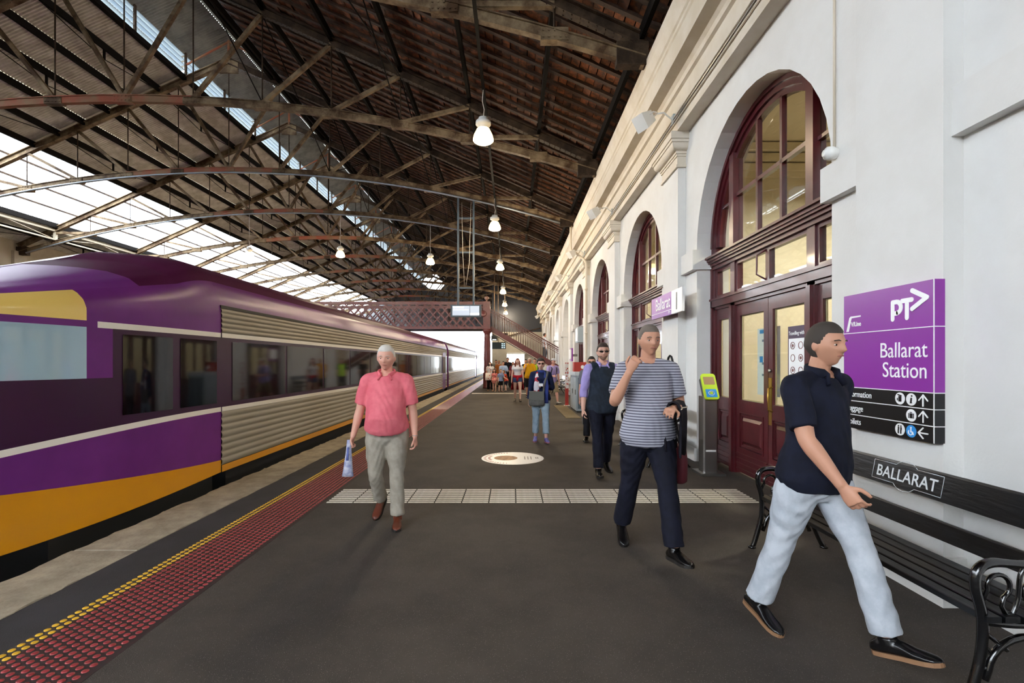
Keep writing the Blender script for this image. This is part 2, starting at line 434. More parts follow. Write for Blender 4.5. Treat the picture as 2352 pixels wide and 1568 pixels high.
def make_door(n, yc):
    root = sempty('door_%d' % n, None, None, (XD, yc, 0)); root['local_build'] = 1
    root.location = (0, yc, 0)
    x0, x1 = XD, XD+.12
    b = MB()
    for s in (-1, 1):
        b.box(x0, x1, *sorted((s*1.6, s*1.49)), 0, SPR); b.box(x0-.03, x0, *sorted((s*1.6, s*1.55)), 0, SPR)
        b.box(x0, x1, *sorted((s*MU0, s*MU1)), 0, 3.05)
        b.box(x0-.02, x1, *sorted((s*MU0, s*MU1)), 3.2, SPR+math.sqrt(1.5**2-.9**2))
        b.box(x0-.035, x0-.0, *sorted((s*(MU0+.03), s*(MU1-.03))), 0, 2.36)
    ring(b, 1.62, 1.47, x0, x1); ring(b, 1.62, 1.54, x0-.03, x0); ring(b, 1.47, 1.40, x0+.03, x1)
    b.build('frame', wood, root)
    t = MB()
    for (z0, z1, p) in ((2.98, 3.03, .02), (3.03, 3.07, .05), (3.07, 3.10, .08), (3.10, 3.14, .10), (3.14, 3.17, .13), (3.17, 3.2, .06), (2.40, 2.50, .03), (2.50, 2.53, .05), (2.36, 2.40, .0)):
        t.box(x0-p, x1, -1.6, 1.6, z0, z1)
    t.build('transom', wood, root)
    # lunette bars and panes
    ZB = 3.92
    for y in (-.28, .28):
        MB().box(x0+.03, x0+.09, y-.025, y+.025, 3.2, SPR+math.sqrt(1.42**2-y*y)).build('glazing_bar', wood, root)
    for (ya, yb) in ((-MU0, MU0),):
        MB().box(x0+.03, x0+.09, ya, yb, ZB-.025, ZB+.025).build('glazing_bar', wood, root)
    for s in (-1, 1):
        MB().box(x0+.03, x0+.09, *sorted((s*MU1, s*1.36)), 3.85, 3.89).build('glazing_bar', wood, root)
        for (ya, yb) in ((MU0-.03, MU0), (MU1, MU1+.03)):
            pass
    ys = [-MU0, -.28, .28, MU0]
    for i in range(3):
        for (za, zb) in ((3.2, ZB), (ZB, 6)):
            p = MB(); cell(p, ys[i], ys[i+1], za, zb, 1.43, x0+.06, x0+.066); p.build('pane', glass, root)
    for s in (-1, 1):
        p = MB(); ya, yb = sorted((s*MU1, s*1.42)); cell(p, ya, yb, 3.2, 6, 1.43, x0+.06, x0+.066); p.build('pane', glass, root)
    # transom lights
    for (ya, yb) in ((-1.49, -MU1), (-MU0, 0), (0, MU0), (MU1, 1.49)):
        f = MB(); w = .045
        f.box(x0+.02, x0+.09, ya, ya+w, 2.53, 2.98); f.box(x0+.02, x0+.09, yb-w, yb, 2.53, 2.98)
        f.box(x0+.02, x0+.09, ya+w, yb-w, 2.53, 2.53+w); f.box(x0+.02, x0+.09, ya+w, yb-w, 2.98-w, 2.98)
        fo = f.build('transom_sash', wood, root)
        MB().box(x0+.05, x0+.056, ya+w, yb-w, 2.53+w, 2.98-w).build('pane', glass, fo)
    MB().tube([(x0+.02, .03, 2.95), (x0-.05, .12, 2.9), (x0-.05, .12, 2.66), (x0+.02, .03, 2.58)], .012, 6).build('stay_rod', wood, root)
    leaf(root, -1.49, -MU1, True, 0); leaf(root, MU1, 1.49, True, 0)
    leaf(root, -MU0, -.005, False, -1); leaf(root, .005, MU0, False, 0)
    return root
DOORLAB = {0: 'tall maroon arched double doorway with glass fanlight beside the purple station sign',
           1: 'maroon arched doorway behind the small platform number sign',
           2: 'third maroon arched doorway along the white wall', 3: 'fourth and farthest maroon arched doorway along the wall'}
d0 = make_door(1, YA0)
struct(d0, DOORLAB[0], 'doorway')
for k in (1, 2, 3):
    r = copy_tree(d0, loc=(0, YA0+BAY*k, 0), label=DOORLAB[k]); r.name = 'door_%d' % (k+1)
# blind recesses in the further arches
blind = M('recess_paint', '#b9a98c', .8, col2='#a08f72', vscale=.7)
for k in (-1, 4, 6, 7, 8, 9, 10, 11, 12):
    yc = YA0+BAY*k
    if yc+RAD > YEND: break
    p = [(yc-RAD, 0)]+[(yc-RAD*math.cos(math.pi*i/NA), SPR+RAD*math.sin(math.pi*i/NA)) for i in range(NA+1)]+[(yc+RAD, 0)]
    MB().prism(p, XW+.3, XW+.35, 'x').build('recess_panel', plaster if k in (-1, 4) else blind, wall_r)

# ---- rooms behind the doors
room = MB()
Y0, Y1 = -1.0, 23.2
warmwall = M('room_wall', '#e0d6c0', .7, col2='#d8cdb4', vscale=1)
roomceil = M('room_ceiling', '#e6dcc4', .7)
interior = MB().box(8.2, 8.3, Y0, Y1, 0, 5.3).build('wall_interior', warmwall)
struct(interior, 'warm cream interior wall seen through the glass doors', 'wall')
for y in (Y0, 3.9, 8.45, 13.4, 18.4, Y1):
    if y in (3.9,): continue
    MB().box(XW+.5, 8.3, y-.06, y+.06, 0, 5.3).build('partition', warmwall, interior)
MB().box(XW+.5, 8.3, Y0, Y1, 5.3, 5.4).build('room_ceiling', roomceil, interior)
for z, p in ((4.75, .05), (4.85, .09), (5.0, .14), (5.15, .22)):
    MB().box(8.2-p, 8.2, Y0, Y1, z, z+.12).build('room_cornice', roomceil, interior)
    MB().box(XW+.5, 8.2, 8.39-p, 8.39, z, z+.12).build('room_cornice', roomceil, interior)
MB().box(XW+.5, 8.3, Y0, Y1, -.1, 0.0).build('room_floor', M('room_floor_vinyl', '#8a7a60', .4), interior)
MB().box(8.12, 8.2, Y0, Y1, 0, 1.3).build('wainscot', M('wainscot_wood', '#8a5530', .5), interior)
MB().box(8.1, 8.2, Y0, Y1, 1.3, 1.36).build('wainscot', M('wainscot_rail', '#5a3420', .5), interior)

# ---- left wall, gable end
lw = MB().box(-24.1, -23.9, YBEG, YEND, -1.4, 7.6)
lwo = lw.build('wall_left', fwall); struct(lwo, 'pale rendered wall on the far side of the tracks', 'wall')
for z in (4.2, 5.6):
    MB().box(-23.9, -23.82, YBEG, YEND, z, z+.18).build('string_course', cream, lwo)
for k in range(0, 13):
    MB().box(-23.9, -23.75, YP0+BAY*k-.3, YP0+BAY*k+.3, -1.4, 6.9).build('pier', fwall, lwo)
gb = MB().prism([(RX-13.1, 6.3), (RX+13.4, 6.3), (RX+13.4, zr(13.4)+.5), (RX+1.6, zr(1.6)+.45), (RX+.7, zr(1.6)-.55), (RX-.7, zr(1.6)-.55), (RX-1.6, zr(1.6)+.25), (RX-13.1, zr(13.1)+.25)], YEND-.1, YEND)
gbo = gb.build('wall_end', darkgable); struct(gbo, 'dark sheeted gable closing the far end of the train shed', 'wall')
for i in range(-6, 7):
    MB().box(RX+i*1.92-.06, RX+i*1.92+.06, YEND-.2, YEND-.1, 7.0, zr(i*1.92 if i else 1.6)-.1-(.5 if i == 0 else 0)).build('gable_post', iron, gbo)

nw = MB().box(-24.1, XW+.5, YBEG-.3, YBEG, -1.4, 14.5).build('wall_unseen', darkgable); struct(nw, 'unseen dark wall added behind the camera to shut out light', 'wall')  # added out of view, keeps light from the open end off the pilasters
# ================================================================== ROOF
ceil = sempty('ceiling', 'great gabled train shed roof of slates, sheets and skylights', 'roof')
NB = 16; YB0 = YP0-3*BAY
def sl(o, dz=0): return (RX+o, zr(o)+dz)
for s_, oa, ob, mt_ in ((1, 1.7, 13.6, 'blackiron'), (-1, 1.7, 13.1, 'sky')):  # unseen roof behind the camera; left slope made all skylight to add light
    REAR = locals().get('REAR', []); REAR.append((s_, oa, ob, mt_))
# purlins
pu = MB().box(-.04, .04, 0, BAY, -.02, .2); pu_me = pu.mesh('purlin')
ul = MB(); h = BAY/2
ul.tube([(0, .1, .0), (0, h-.02, -.34), (0, h+.02, -.34), (0, BAY-.1, .0)], .014, 6); ul.box(-.025, .025, h-.03, h+.03, -.34, 0)
ul_me = ul.mesh('purlin_rod')
thin = MB().box(-.02, .02, 0, BAY, .1, .18); thin_me = thin.mesh('skylight_bar')
for b in range(NB):
    y = YB0+b*BAY
    for i in range(1, 8):
        o = min(i*1.92, 13.05); link('purlin', pu_me, blackiron, ceil, Matrix.Translation((RX+o, y, zr(o))))
    for i in range(12):
        o = 1.7+i*.95
        if 7 <= i <= 9: link('skylight_bar', thin_me, iron, ceil, Matrix.Translation((RX-o, y, zr(o))))
        else:
            link('purlin', pu_me, blackiron, ceil, Matrix.Translation((RX-o, y, zr(o))))
        if i % 2 == 1 and 3 <= b <= 11 and not 7 <= i <= 9: link('purlin_rod', ul_me, blackiron, ceil, Matrix.Translation((RX-o, y, zr(o))))
# corrugated sheets of the left slope
def sheet_mesh(dx, dz, name, pitch=.1, amp=.016):
    n = int(BAY/pitch)*6; rows = []
    nrm = Vector((dz, 0, -dx)).normalized()
    for t in (0, 1):
        rows.append([(-dx*t+nrm.x*amp*math.sin(2*math.pi*k/6), BAY*k/n, -dz*t-nrm.z*amp*math.sin(2*math.pi*k/6)) for k in range(n+1)])
    return MB().strip(rows).mesh(name)
sh_me = sheet_mesh(1.0, .447, 'corrugated_sheet')
sky_me = MB().box(-.94, 0, .02, BAY-.02, 0, .008)
sky_me = MB().add([(-.94, .02, -.42), (0, .02, 0), (0, BAY-.02, 0), (-.94, BAY-.02, -.42)], [(0,1,2,3)]).mesh('skylight_sheet')
def skylight_mat():
    m = bpy.data.materials.new('skylight_sheet'); m.use_nodes = True; nt = m.node_tree; N = nt.nodes; L = nt.links
    N.remove(N['Principled BSDF']); t = N.new('ShaderNodeBsdfTransparent'); t.inputs[0].default_value = (.97, .98, 1, 1)
    d = N.new('ShaderNodeBsdfTranslucent'); d.inputs[0].default_value = (.95, .96, .97, 1)
    mx = N.new('ShaderNodeMixShader'); mx.inputs[0].default_value = .3
    L.new(t.outputs[0], mx.inputs[1]); L.new(d.outputs[0], mx.inputs[2]); L.new(mx.outputs[0], N['Material Output'].inputs[0]); return m
sky_m = skylight_mat()
for b in range(NB):
    y = YB0+b*BAY
    for i in range(12):
        o = 1.7+i*.95
        if 6 <= i <= 9: link('skylight_sheet', sky_me, sky_m, ceil, Matrix.Translation((RX-o, y, zr(o)+.21)))
        else: link('corrugated_sheet', sh_me, zinc, ceil, Matrix.Translation((RX-o, y, zr(o)+.23)))
for s_, oa, ob, mt_ in REAR:
    MB().add([(RX+s_*oa, YBEG, zr(oa)+.25), (RX+s_*ob, YBEG, zr(ob)+.25), (RX+s_*ob, YB0, zr(ob)+.25), (RX+s_*oa, YB0, zr(oa)+.25)], [(0,1,2,3)]).build('unseen_roof_sheet', sky_m if mt_ == 'sky' else globals()[mt_], ceil)
# slope on the building side: common rafters and slates
tl = math.hypot(1, .447)
u_s = Vector((1, 0, -.447))/tl; n_s = Vector((.447, 0, 1))/tl
o0, o1 = 1.7, 13.6
L_s = (o1-o0)*tl
rf = MB(); rf.bar((0, 0, 0), tuple(u_s*L_s), .11, .13, up=(0, 1, 0))
# bar(): w is across, h along up; orient so that height follows the roof normal
rf = MB(); p0 = Vector((0, 0, 0)); p1 = u_s*L_s
rf.add([p + Vector((0, a*.055, 0)) + n_s*c for p in (p0, p1) for (a, c) in ((-.95, .075), (.95, .075), (.95, .14), (-.95, .14))],
       [(0,1,2,3), (7,6,5,4), (0,4,5,1), (1,5,6,2), (2,6,7,3), (3,7,4,0)])
rf_me = rf.mesh('rafter'); rf.fixn(rf_me)
RS = BAY/12
base = Vector((RX+o0, 0, zr(o0)+.22))
nr = 0
yy = YB0
while yy < YEND:
    link('rafter', rf_me, rafter_m, ceil, Matrix.Translation(base+Vector((0, yy, 0)))); yy += RS; nr += 1
sl_w = RS-.10; PL = .205
cand = []
ns = int(L_s/PL)
rs = random.Random(3)
for j in range(nr):
    for i in range(ns):
        c = base+u_s*(PL*(i+.5))+n_s*(.13+rs.uniform(0, .035))+Vector((0, YB0+(j+.5)*RS, 0))
        cand.append((c, rs.uniform(-.03, .03), rs.uniform(.88, .97)))
def slate_piece(b, c, tilt, f):
    hu = u_s*(PL*f/2); hv = Vector((0, sl_w/2+.02, 0)); hn = n_s*.012; t = n_s*tilt*.5
    vs = [c+a*hu+d*hv+e*hn+t*a for e in (-1, 1) for (a, d) in ((-1,-1),(1,-1),(1,1),(-1,1))]
    b.add(vs, [(3,2,1,0), (4,5,6,7), (0,1,5,4), (1,2,6,5), (2,3,7,6), (3,0,4,7)])
def proj(p): return (CX+FPX*p[0]/p[1], CY-FPX*(p[2]-EYE)/p[1]) if p[1] > .2 else (-1e4, -1e4)
inview = []; rest = []
for q in cand:
    x, y = proj(q[0])
    (inview if (0 < x < 1560 and 0 < y < 800 and q[0].x < 2.45) else rest).append(q)
inview.sort(key=lambda q: q[0].y)
for q in inview[:300]:
    b = MB(); slate_piece(b, q[0], q[1], q[2]); me = b.mesh('slate'); link('slate', me, slate, ceil)
slate_far = M('roof_slate_far', '#7e4826', .8, col2='#301d11', vscale=5, vdetail=8, vlo=.35, vhi=.65, bump=.5, bscale=30)
b = MB()
for q in inview[300:]+rest: slate_piece(b, *q)
o = link('slates', b.mesh('slates'), slate_far, ceil); o['kind'] = 'stuff'
pA, pB = base+n_s*.24-u_s*.1, base+n_s*.24+u_s*(L_s)
MB().add([(pA.x, YB0, pA.z), (pB.x, YB0, pB.z), (pB.x, YEND, pB.z), (pA.x, YEND, pA.z)], [(0,1,2,3)]).build('light_leak_cover', blackiron, ceil)  # added sheet above the slates, blocks light leaks
# ridge ventilator
zinc_d = M('darkened_sheet', '#77736a', .6, .1, col2='#615d55', vscale=2)  # sheet colour darkened to tone down sky light through the louvres
vm = sheet_mesh(2.15, .447*2.15, 'vent_sheet')
vmr = MB(); me2 = sheet_mesh(2.15, .447*2.15, 'vent_sheet_right')
for v in me2.vertices: v.co.x = -v.co.x
louv_m = M('louvre_sky_tint', '#7f93a6', .4, .2)  # bluish sky reflection put into the blade colour
lou = MB(); lou.bar((0, .05, 0), (0, BAY-.05, 0), .15, .016, up=(-.25, 0, .97)); lou_me = lou.mesh('louvre')
lur = MB(); lur.bar((0, .05, 0), (0, BAY-.05, 0), .15, .016, up=(.25, 0, .97)); lur_me = lur.mesh('louvre_right')
vp = MB().box(-.03, .03, -.04, .04, 0, 1.0); vp_me = vp.mesh('vent_post')
beam = MB().box(-.06, .06, 0, BAY, -.05, .12); beam_me = beam.mesh('vent_beam')
for b in range(NB):
    y = YB0+b*BAY
    link('vent_sheet', vm, zinc_d, ceil, Matrix.Translation((RX, y, zr(0)+1.0)))
    link('vent_sheet', me2, zinc_d, ceil, Matrix.Translation((RX, y, zr(0)+1.0)))
    for s, me in ((-1, lou_me), (1, lur_me)):
        for k in range(4):
            link('louvre', me, louv_m, ceil, Matrix.Translation((RX+s*1.72, y, zr(1.7)+.34+k*.19)))
        for yy in (0, BAY/2): link('vent_post', vp_me, iron, ceil, Matrix.Translation((RX+s*1.64, y+yy, zr(1.64))))
        link('vent_beam', beam_me, blackiron if s < 0 else rust, ceil, Matrix.Translation((RX+s*1.66, y, zr(1.66)+.02)))

# ================================================================== TRUSSES
def truss_master():
    root = thing('roof_truss', 'x', 'truss', (RX, 0, 0), 'iron roof trusses', local=True)
    for s in (-1, 1):
        b = MB(); A = Vector((0, 0, zr(0)-.04)); B = Vector((s*13.1, 0, zr(13.1)-.04))
        n = Vector((s*.447, 0, 1)).normalized()
        b.bar(A, B, .03, .20, up=n); b.bar(A+n*.1, B+n*.1, .17, .03, up=n); b.bar(A-n*.1, B-n*.1, .17, .03, up=n)
        pr = b.build('principal_rafter', rust if s < 0 else iron, root)
        r = MB(); m = 90
        for i in range(m):
            c = A.lerp(B, (i+.5)/m)-n*.1
            for yv in (-.055, .055): r.lathe([(.019, 0), (.012, -.018)], (c.x, c.y+yv, c.z-.014), 5)
        ro = r.build('rivets', rust if s < 0 else iron, pr); ro['kind'] = 'stuff'
    segs = [(-13.1, -1.92*2, rust), (-1.92*2, 1.92, rustred), (1.92, 13.1, rust)]
    for (a, c, mt) in segs:
        b = MB(); n = max(6, int(abs(c-a)/1.0))
        for i in range(n):
            p, q = a+(c-a)*i/n, a+(c-a)*(i+1)/n
            b.bar((p, 0, zc(p)), (q, 0, zc(q)), .13, .17); b.bar((p, 0, zc(p)+.09), (q, 0, zc(q)+.09), .2, .025)
        b.build('bottom_chord', mt, root)
    for i in range(0, 7):
        for s in ((-1, 1)):
            if i < 6:
                p = Vector((s*i*1.92, 0, zc(i*1.92)+.06)); q = Vector((s*(i+1)*1.92, 0, zr((i+1)*1.92)-.1))
                b = MB(); b.bar(p, q, .10, .10); b.build('strut', rust, root)
            if i or s > 0:
                o = s*i*1.92
                if i < 7: MB().tube([(o, 0, zc(o)), (o, 0, zr(o)-.1)], .02, 6).build('tie_rod', iron, root)
                g = MB(); g.box(o-.24, o+.24, -.085, .085, zc(o)-.105, zc(o)+.115)
                for u in range(5):
                    for vz in (-.055, .055):
                        g.lathe([(.02, -.022), (.02, -.012), (.012, -.0)], (o-.2+.1*u, -.085, zc(o)+vz), 5, 'y')
                g.build('gusset_plate', rustred if abs(i) < 1 else rust, root)
    b = MB(); b.box(-.35, .35, -.03, .03, zr(0)-.5, zr(0)-.02); b.build('apex_plate', rust, root)
    for s in (-1, 1):
        b = MB(); b.box(min(s*12.6, s*13.15), max(s*12.6, s*13.15), -.09, .09, 6.72, 7.12); b.build('shoe', iron, root)
    b = MB(); b.bar((0, 0, zr(0)), (0, 0, zr(0)+.75), .07, .07)
    b.bar((-1.6, 0, zr(1.6)+.55), (0, 0, zr(0)+.7), .05, .05); b.bar((1.6, 0, zr(1.6)+.55), (0, 0, zr(0)+.7), .05, .05)
    b.build('vent_frame', rustred, root)
    return root
ORD = ['nearest', 'second', 'third', 'fourth', 'fifth', 'sixth', 'seventh', 'eighth', 'ninth', 'tenth', 'eleventh', 'twelfth']
tr = truss_master(); tr.location = (RX, YP0+BAY, 0)
tr['label'] = 'rusty arched iron roof truss nearest the camera, crossing the top of the picture'
for k in range(1, 12):
    copy_tree(tr, loc=(RX, YP0+BAY*(k+1), 0), label='rusty arched iron roof truss, %s from the camera' % ORD[k])
# pale girder and posts under the lower edge of the skylight
pg = MB(); pg.box(-.05, .05, 0, BAY, -.14, -.04); pg.box(-.04, .04, 0, BAY, -.55, -.49); pg_me = pg.mesh('skylight_girder')
pr_ = MB(); pr_.tube([(0, .05, -.5), (0, BAY/2, -.12), (0, BAY-.05, -.5)], .018, 6); pr_me = pr_.mesh('girder_rod')
po_ = MB(); po_.box(-.06, .06, -.06, .06, zc(11.3)-zr(11.3), -.05); po_me = po_.mesh('girder_post')
pgm = M('pale_girder', '#c9bfa8', .6)
for b in range(3, 13):
    y = YB0+b*BAY
    link('skylight_girder', pg_me, pgm, ceil, Matrix.Translation((RX-11.3, y, zr(11.3)))); link('girder_rod', pr_me, pgm, ceil, Matrix.Translation((RX-11.3, y, zr(11.3))))
    link('girder_post', po_me, pgm, ceil, Matrix.Translation((RX-11.3, y, zr(11.3))))
for k in (3, 4):
    MB().tube([(RX+o, YP0+BAY*k-.12, zc(o)-.12) for o in [-12.6+i*.9 for i in range(29)]], .035, 8).build('service_pipe', M('pipe_silver', '#9aa2aa', .35, .6) if k == 3 else MATS['pipe_silver'], ceil)
# longitudinal rods on the slope of slates
for k in range(9):
    y = YP0+BAY*(k+1)
    for o in (3.84, 7.68):
        MB().tube([(RX+o, y, zr(o)-.12), (RX+o, y+BAY, zc(o)+.1)], .016, 5).build('brace_rod', blackiron, ceil)
        MB().tube([(RX+o, y, zc(o)+.1), (RX+o, y+BAY, zr(o)-.12)], .016, 5).build('brace_rod', blackiron, ceil)
# ================================================================== TRAIN
t_purple = M('train_purple', '#6d2c76', .35, .0, spec=.25, col2='#63266c', vscale=1)
t_dark = M('train_dark_purple', '#341432', .3, spec=.4)
t_silver = M('train_silver', '#968e80', .5, .2, spec=.06)
t_white = M('train_white_line', '#e4ddd0', .35)
t_yellow = M('train_yellow', '#d08a10', .35, coat=.4)
t_paleyellow = M('train_pale_yellow', '#e9c56a', .35, coat=.4)
t_roof = M('train_roof_maroon', '#4a1838', .5, spec=.08)
t_glass = M('train_tinted_glass', '#0d0c10', .06, spec=.5)
t_cabglass = M('cab_glass', '#9db6c2', .06, spec=.9)  # pale blue base colour stands in for reflected sky
t_under = M('train_underframe', '#0f0e0e', .7)
XS = -3.85; XCT = -5.3
_pr = [(-.6, .05), (.05, 0), (2.2, 0), (2.4, .03), (2.58, .1), (2.76, .25), (2.88, .5), (2.96, .9), (3.0, 1.45)]
def inset(z): return float(np.interp(z, [p[0] for p in _pr], [p[1] for p in _pr]))
def tp(y, z, nose=False, out=0.0):
    """point of the train skin on the platform side"""
    dx = inset(z)
    if nose:
        e = max(0, (6.4-y)/3.4)
        if z > 1.95: z = 1.95+(z-1.95)*max(.12, 1-1.05*e*min(1, e*4+.25))
        dx += .62*e**3
    return (XS-dx+out, y, z)
def zs(a, b, n): return [a+(b-a)*i/n for i in range(n+1)]
def strip_y(b, ya, yb, zlist, nose=False, ny=1, out=0.0):
    ys = zs(ya, yb, ny)
    zl = zlist if callable(zlist) else (lambda y: zlist)
    b.strip([[tp(y, z, nose, out) for z in zl(y)] for y in ys])
def ribbed(b, ya, yb, z0, z1, n):
    pts = []
    for i in range(n*8+1):
        f = i/(n*8); z = z0+(z1-z0)*f
        pts.append((XS+.0-inset(z)+.016*abs(math.sin(math.pi*f*n)), z))
    b.strip([[(x, y, z) for (x, z) in pts] for y in (ya, yb)])
def car(ya, yb, label, cab):
    r = thing('train_carriage', label, 'train carriage', (XCT, (ya+yb)/2, -1.0), 'carriages of the purple train')
    y0 = 6.4 if cab else ya
    for nm, mt, z0, z1 in (('sill_stripe', t_yellow, .10, .19), ('white_line', t_white, .90, .96), ('white_line', t_white, 1.88, 1.94), ('gutter', t_under, 2.27, 2.31)):
        b = MB(); strip_y(b, y0, yb, [z0, z1], out=.012); b.build(nm, mt, r)
    b = MB(); ribbed(b, y0, yb, .19, .90, 8); b.build('ribbed_lower_panel', t_silver, r)
    b = MB(); ribbed(b, y0, yb, 1.94, 2.27, 5); b.build('ribbed_upper_panel', t_silver, r)
    b = MB(); strip_y(b, y0, yb, zs(2.31, 2.62, 6)); b.build('cantrail', t_purple, r)
    b = MB(); strip_y(b, y0, yb, zs(2.62, 3.0, 12)); b.build('roof', t_roof, r)
    b = MB(); strip_y(b, y0, yb, [.96, 1.88]); b.build('window_band', t_dark, r)
    y = y0+.25; i = 0
    while y+1.5 < yb-2.2:
        b = MB(); strip_y(b, y, y+1.55, [1.02, 1.83], out=.006); b.build('window_pane', t_glass, r); y += 1.62; i += 1
    d = MB(); strip_y(d, yb-1.9, yb-.6, [.06, 2.1], out=.02); do = d.build('door', t_purple, r)
    b = MB(); strip_y(b, yb-1.75, yb-1.3, [.95, 1.85], out=.026); strip_y(b, yb-1.2, yb-.75, [.95, 1.85], out=.026); b.build('door_glass', t_glass, do)
    b = MB()                                        # far side, ends and floor
    rows = [[(2*XCT-tp(yy, z)[0], yy, z) for z in [.05]+zs(.3, 3.0, 16)] for yy in (y0, yb)]; b.strip(rows)
    pts = [tp(yb, z) for z in zs(.05, 3.0, 20)]; pts += [(2*XCT-p[0], p[1], p[2]) for p in reversed(pts)]
    b.add(pts, [tuple(range(len(pts)))])
    if not cab:
        q = [(p[0], ya, p[2]) for p in pts]; b.add(q, [tuple(range(len(q)))])
    b.build('side_panel', t_purple, r)
    b = MB(); b.box(XCT-1.3, XS-.12, y0+.3, yb-.2, -.55, .10); b.build('underframe', t_under, r)
    for yy in (y0+2.5, yb-3.5):
        bg = MB(); bg.box(XCT-1.05, XCT+1.05, yy-1.3, yy+1.3, -.75, -.5)
        bo = bg.build('bogie', t_under, r)
        for dy in (-1, 1):
            w = MB(); w.lathe([(.42, -.78), (.46, -.76), (.42, -.66), (.1, -.66), (.1, .66), (.42, .66), (.46, .76), (.42, .78)], (XCT, yy+dy, -.55), 20, 'x')
            w.build('wheelset', steel, bo)
    if cab:
        ny = 26; ye = 3.0
        def e(y): return max(0, (6.4-y)/3.4)
        zy = lambda y: .26+.32*e(y)**1.2
        zk = lambda y: .10-.14*e(y)
        sw = lambda y: .93-.24*e(y)**2.4
        bands = [('yellow_skirt', t_yellow, lambda y: zs(zk(y), zy(y), 4), ye, 6.4),
                 ('nose_panel', t_purple, lambda y: zs(zy(y), sw(y)-.03, 5), ye, 6.4),
                 ('white_line', t_white, lambda y: [sw(y)-.03, sw(y)+.03], ye, 6.4),
                 ('cab_door', t_dark, lambda y: zs(sw(y)+.03, 1.88, 6), 4.75, 6.4),
                 ('nose_panel', t_dark, lambda y: zs(sw(y)+.03, 1.40, 6), ye, 4.75),
                 ('cab_pillar', t_purple, lambda y: zs(1.40, 1.88, 4), 4.5, 4.75),
                 ('cab_window', t_cabglass, lambda y: zs(1.40, 1.88, 6), ye, 4.5),
                 ('white_line', t_white, lambda y: [1.88, 1.94], 4.6, 6.4),
                 ('nose_panel', t_purple, lambda y: [1.88, 1.94], ye, 4.6),
                 ('nose_panel', t_purple, lambda y: zs(1.94, 2.62, 10), 4.5, 6.4),
                 ('yellow_brow', t_paleyellow, lambda y: zs(1.94, 2.62, 10), ye, 4.5),
                 ('nose_roof', t_roof, lambda y: zs(2.62, 3.0, 12), 5.2, 6.4),
                 ('nose_roof', t_purple, lambda y: zs(2.62, 3.0, 12), ye, 5.2)]
        for nm, mt, zl, y_a, y_b in bands:
            b = MB(); strip_y(b, y_a, y_b, zl, True, ny); b.build(nm, mt, r)
        for (a, c) in ((5.62, 6.3), (4.85, 5.5)):
            b = MB(); strip_y(b, a, c, zs(1.02, 1.83, 2), True, 6, out=.006); b.build('window_pane', t_glass, r)
        b = MB(); ring_ = [tp(ye, z, True) for z in zs(-.35, 3.0, 24)]; full = ring_+[(2*XCT-p[0], p[1], p[2]) for p in reversed(ring_)]
        tipz = [(XCT+(p[0]-XCT)*.75, ye-.35, .6+(p[2]-.6)*.85) for p in full]
        n = len(full); b.add(full+tipz, [(i, (i+1) % n, n+(i+1) % n, n+i) for i in range(n)]+[tuple(range(n, 2*n))]); b.build('nose_front', t_yellow, r)
        b = MB(); rows = [[(2*XCT-tp(yy, z, True)[0], yy, tp(yy, z, True)[2]) for z in zs(-.35, 3.0, 20)] for yy in zs(ye, 6.4, 12)]; b.strip(rows); b.build('side_panel', t_purple, r)
        b = MB(); b.box(XCT-1.0, XS-.18, 4.2, 6.5, -.7, .12); b.build('valance', t_under, r)
    return r
car(3.0, 28.6, 'leading carriage with purple cab, yellow skirt and ribbed silver sides', True)
car(29.3, 52.0, 'second carriage of the train passing under the footbridge', False)
car(52.7, 75.0, 'rearmost silver carriage beyond the footbridge', False)
for y, lab in ((28.95, 'dark gangway between the first two carriages'), (52.35, 'dark gangway between the last two carriages')):
    b = MB(); n = 9
    for i in range(n): b.box(XCT-.9+.03*(i % 2), XCT+.9-.03*(i % 2), y-.345+.69*i/n, y-.345+.69*(i+1)/n, -.1, 2.55)
    tag(b.build('gangway_bellows', black_m), lab, 'gangway')

# ================================================================== LETTERING
def text(s, size, mat, parent, origin, ux, uy, align='LEFT', sx=1.0, ext=.0015, name='lettering', off=0.0, space=1.0):
    c = bpy.data.curves.new('txt', 'FONT'); c.body = s; c.size = size; c.align_x = align; c.extrude = ext; c.offset = off
    c.space_character = space; c.resolution_u = 4
    tmp = bpy.data.objects.new('txt', c); me = bpy.data.meshes.new_from_object(tmp)
    bpy.data.objects.remove(tmp); bpy.data.curves.remove(c)
    ux = Vector(ux); uy = Vector(uy); n = ux.cross(uy)
    mt = Matrix(((ux.x*sx, uy.x, n.x, origin[0]), (ux.y*sx, uy.y, n.y, origin[1]), (ux.z*sx, uy.z, n.z, origin[2]), (0, 0, 0, 1)))
    me.transform(mt); me.name = name; me.materials.clear()
    return link(name, me, mat, parent)
WX, WY = (0, -1, 0), (0, 0, 1)          # lettering on the right wall, read from the platform
def wpoly(b, pts, x, t=.002): b.prism([(p[0], p[1]) for p in pts], x-t, x, 'x')
_wc = [0]
def wstroke(b, p, q, w, x, t=.002, roundn=8):
    _wc[0] += 1; t = t+(_wc[0] % 9)*.00035
    p = Vector((p[0], p[1])); q = Vector((q[0], q[1])); d = (q-p).normalized(); n = Vector((-d.y, d.x))*w/2
    pts = []
    for i in range(roundn+1):
        a = math.pi*i/roundn; pts.append(q+n*math.cos(a)+d*(w/2)*math.sin(a))
    for i in range(roundn+1):
        a = math.pi*i/roundn; pts.append(p-n*math.cos(a)-d*(w/2)*math.sin(a))
    b.prism([(v.x, v.y) for v in pts], x-t, x, 'x')
def wdisc(b, y, z, r, x, t=.002, n=24): b.lathe([(r, -t), (r, 0)], (x, y, z), n, 'x')

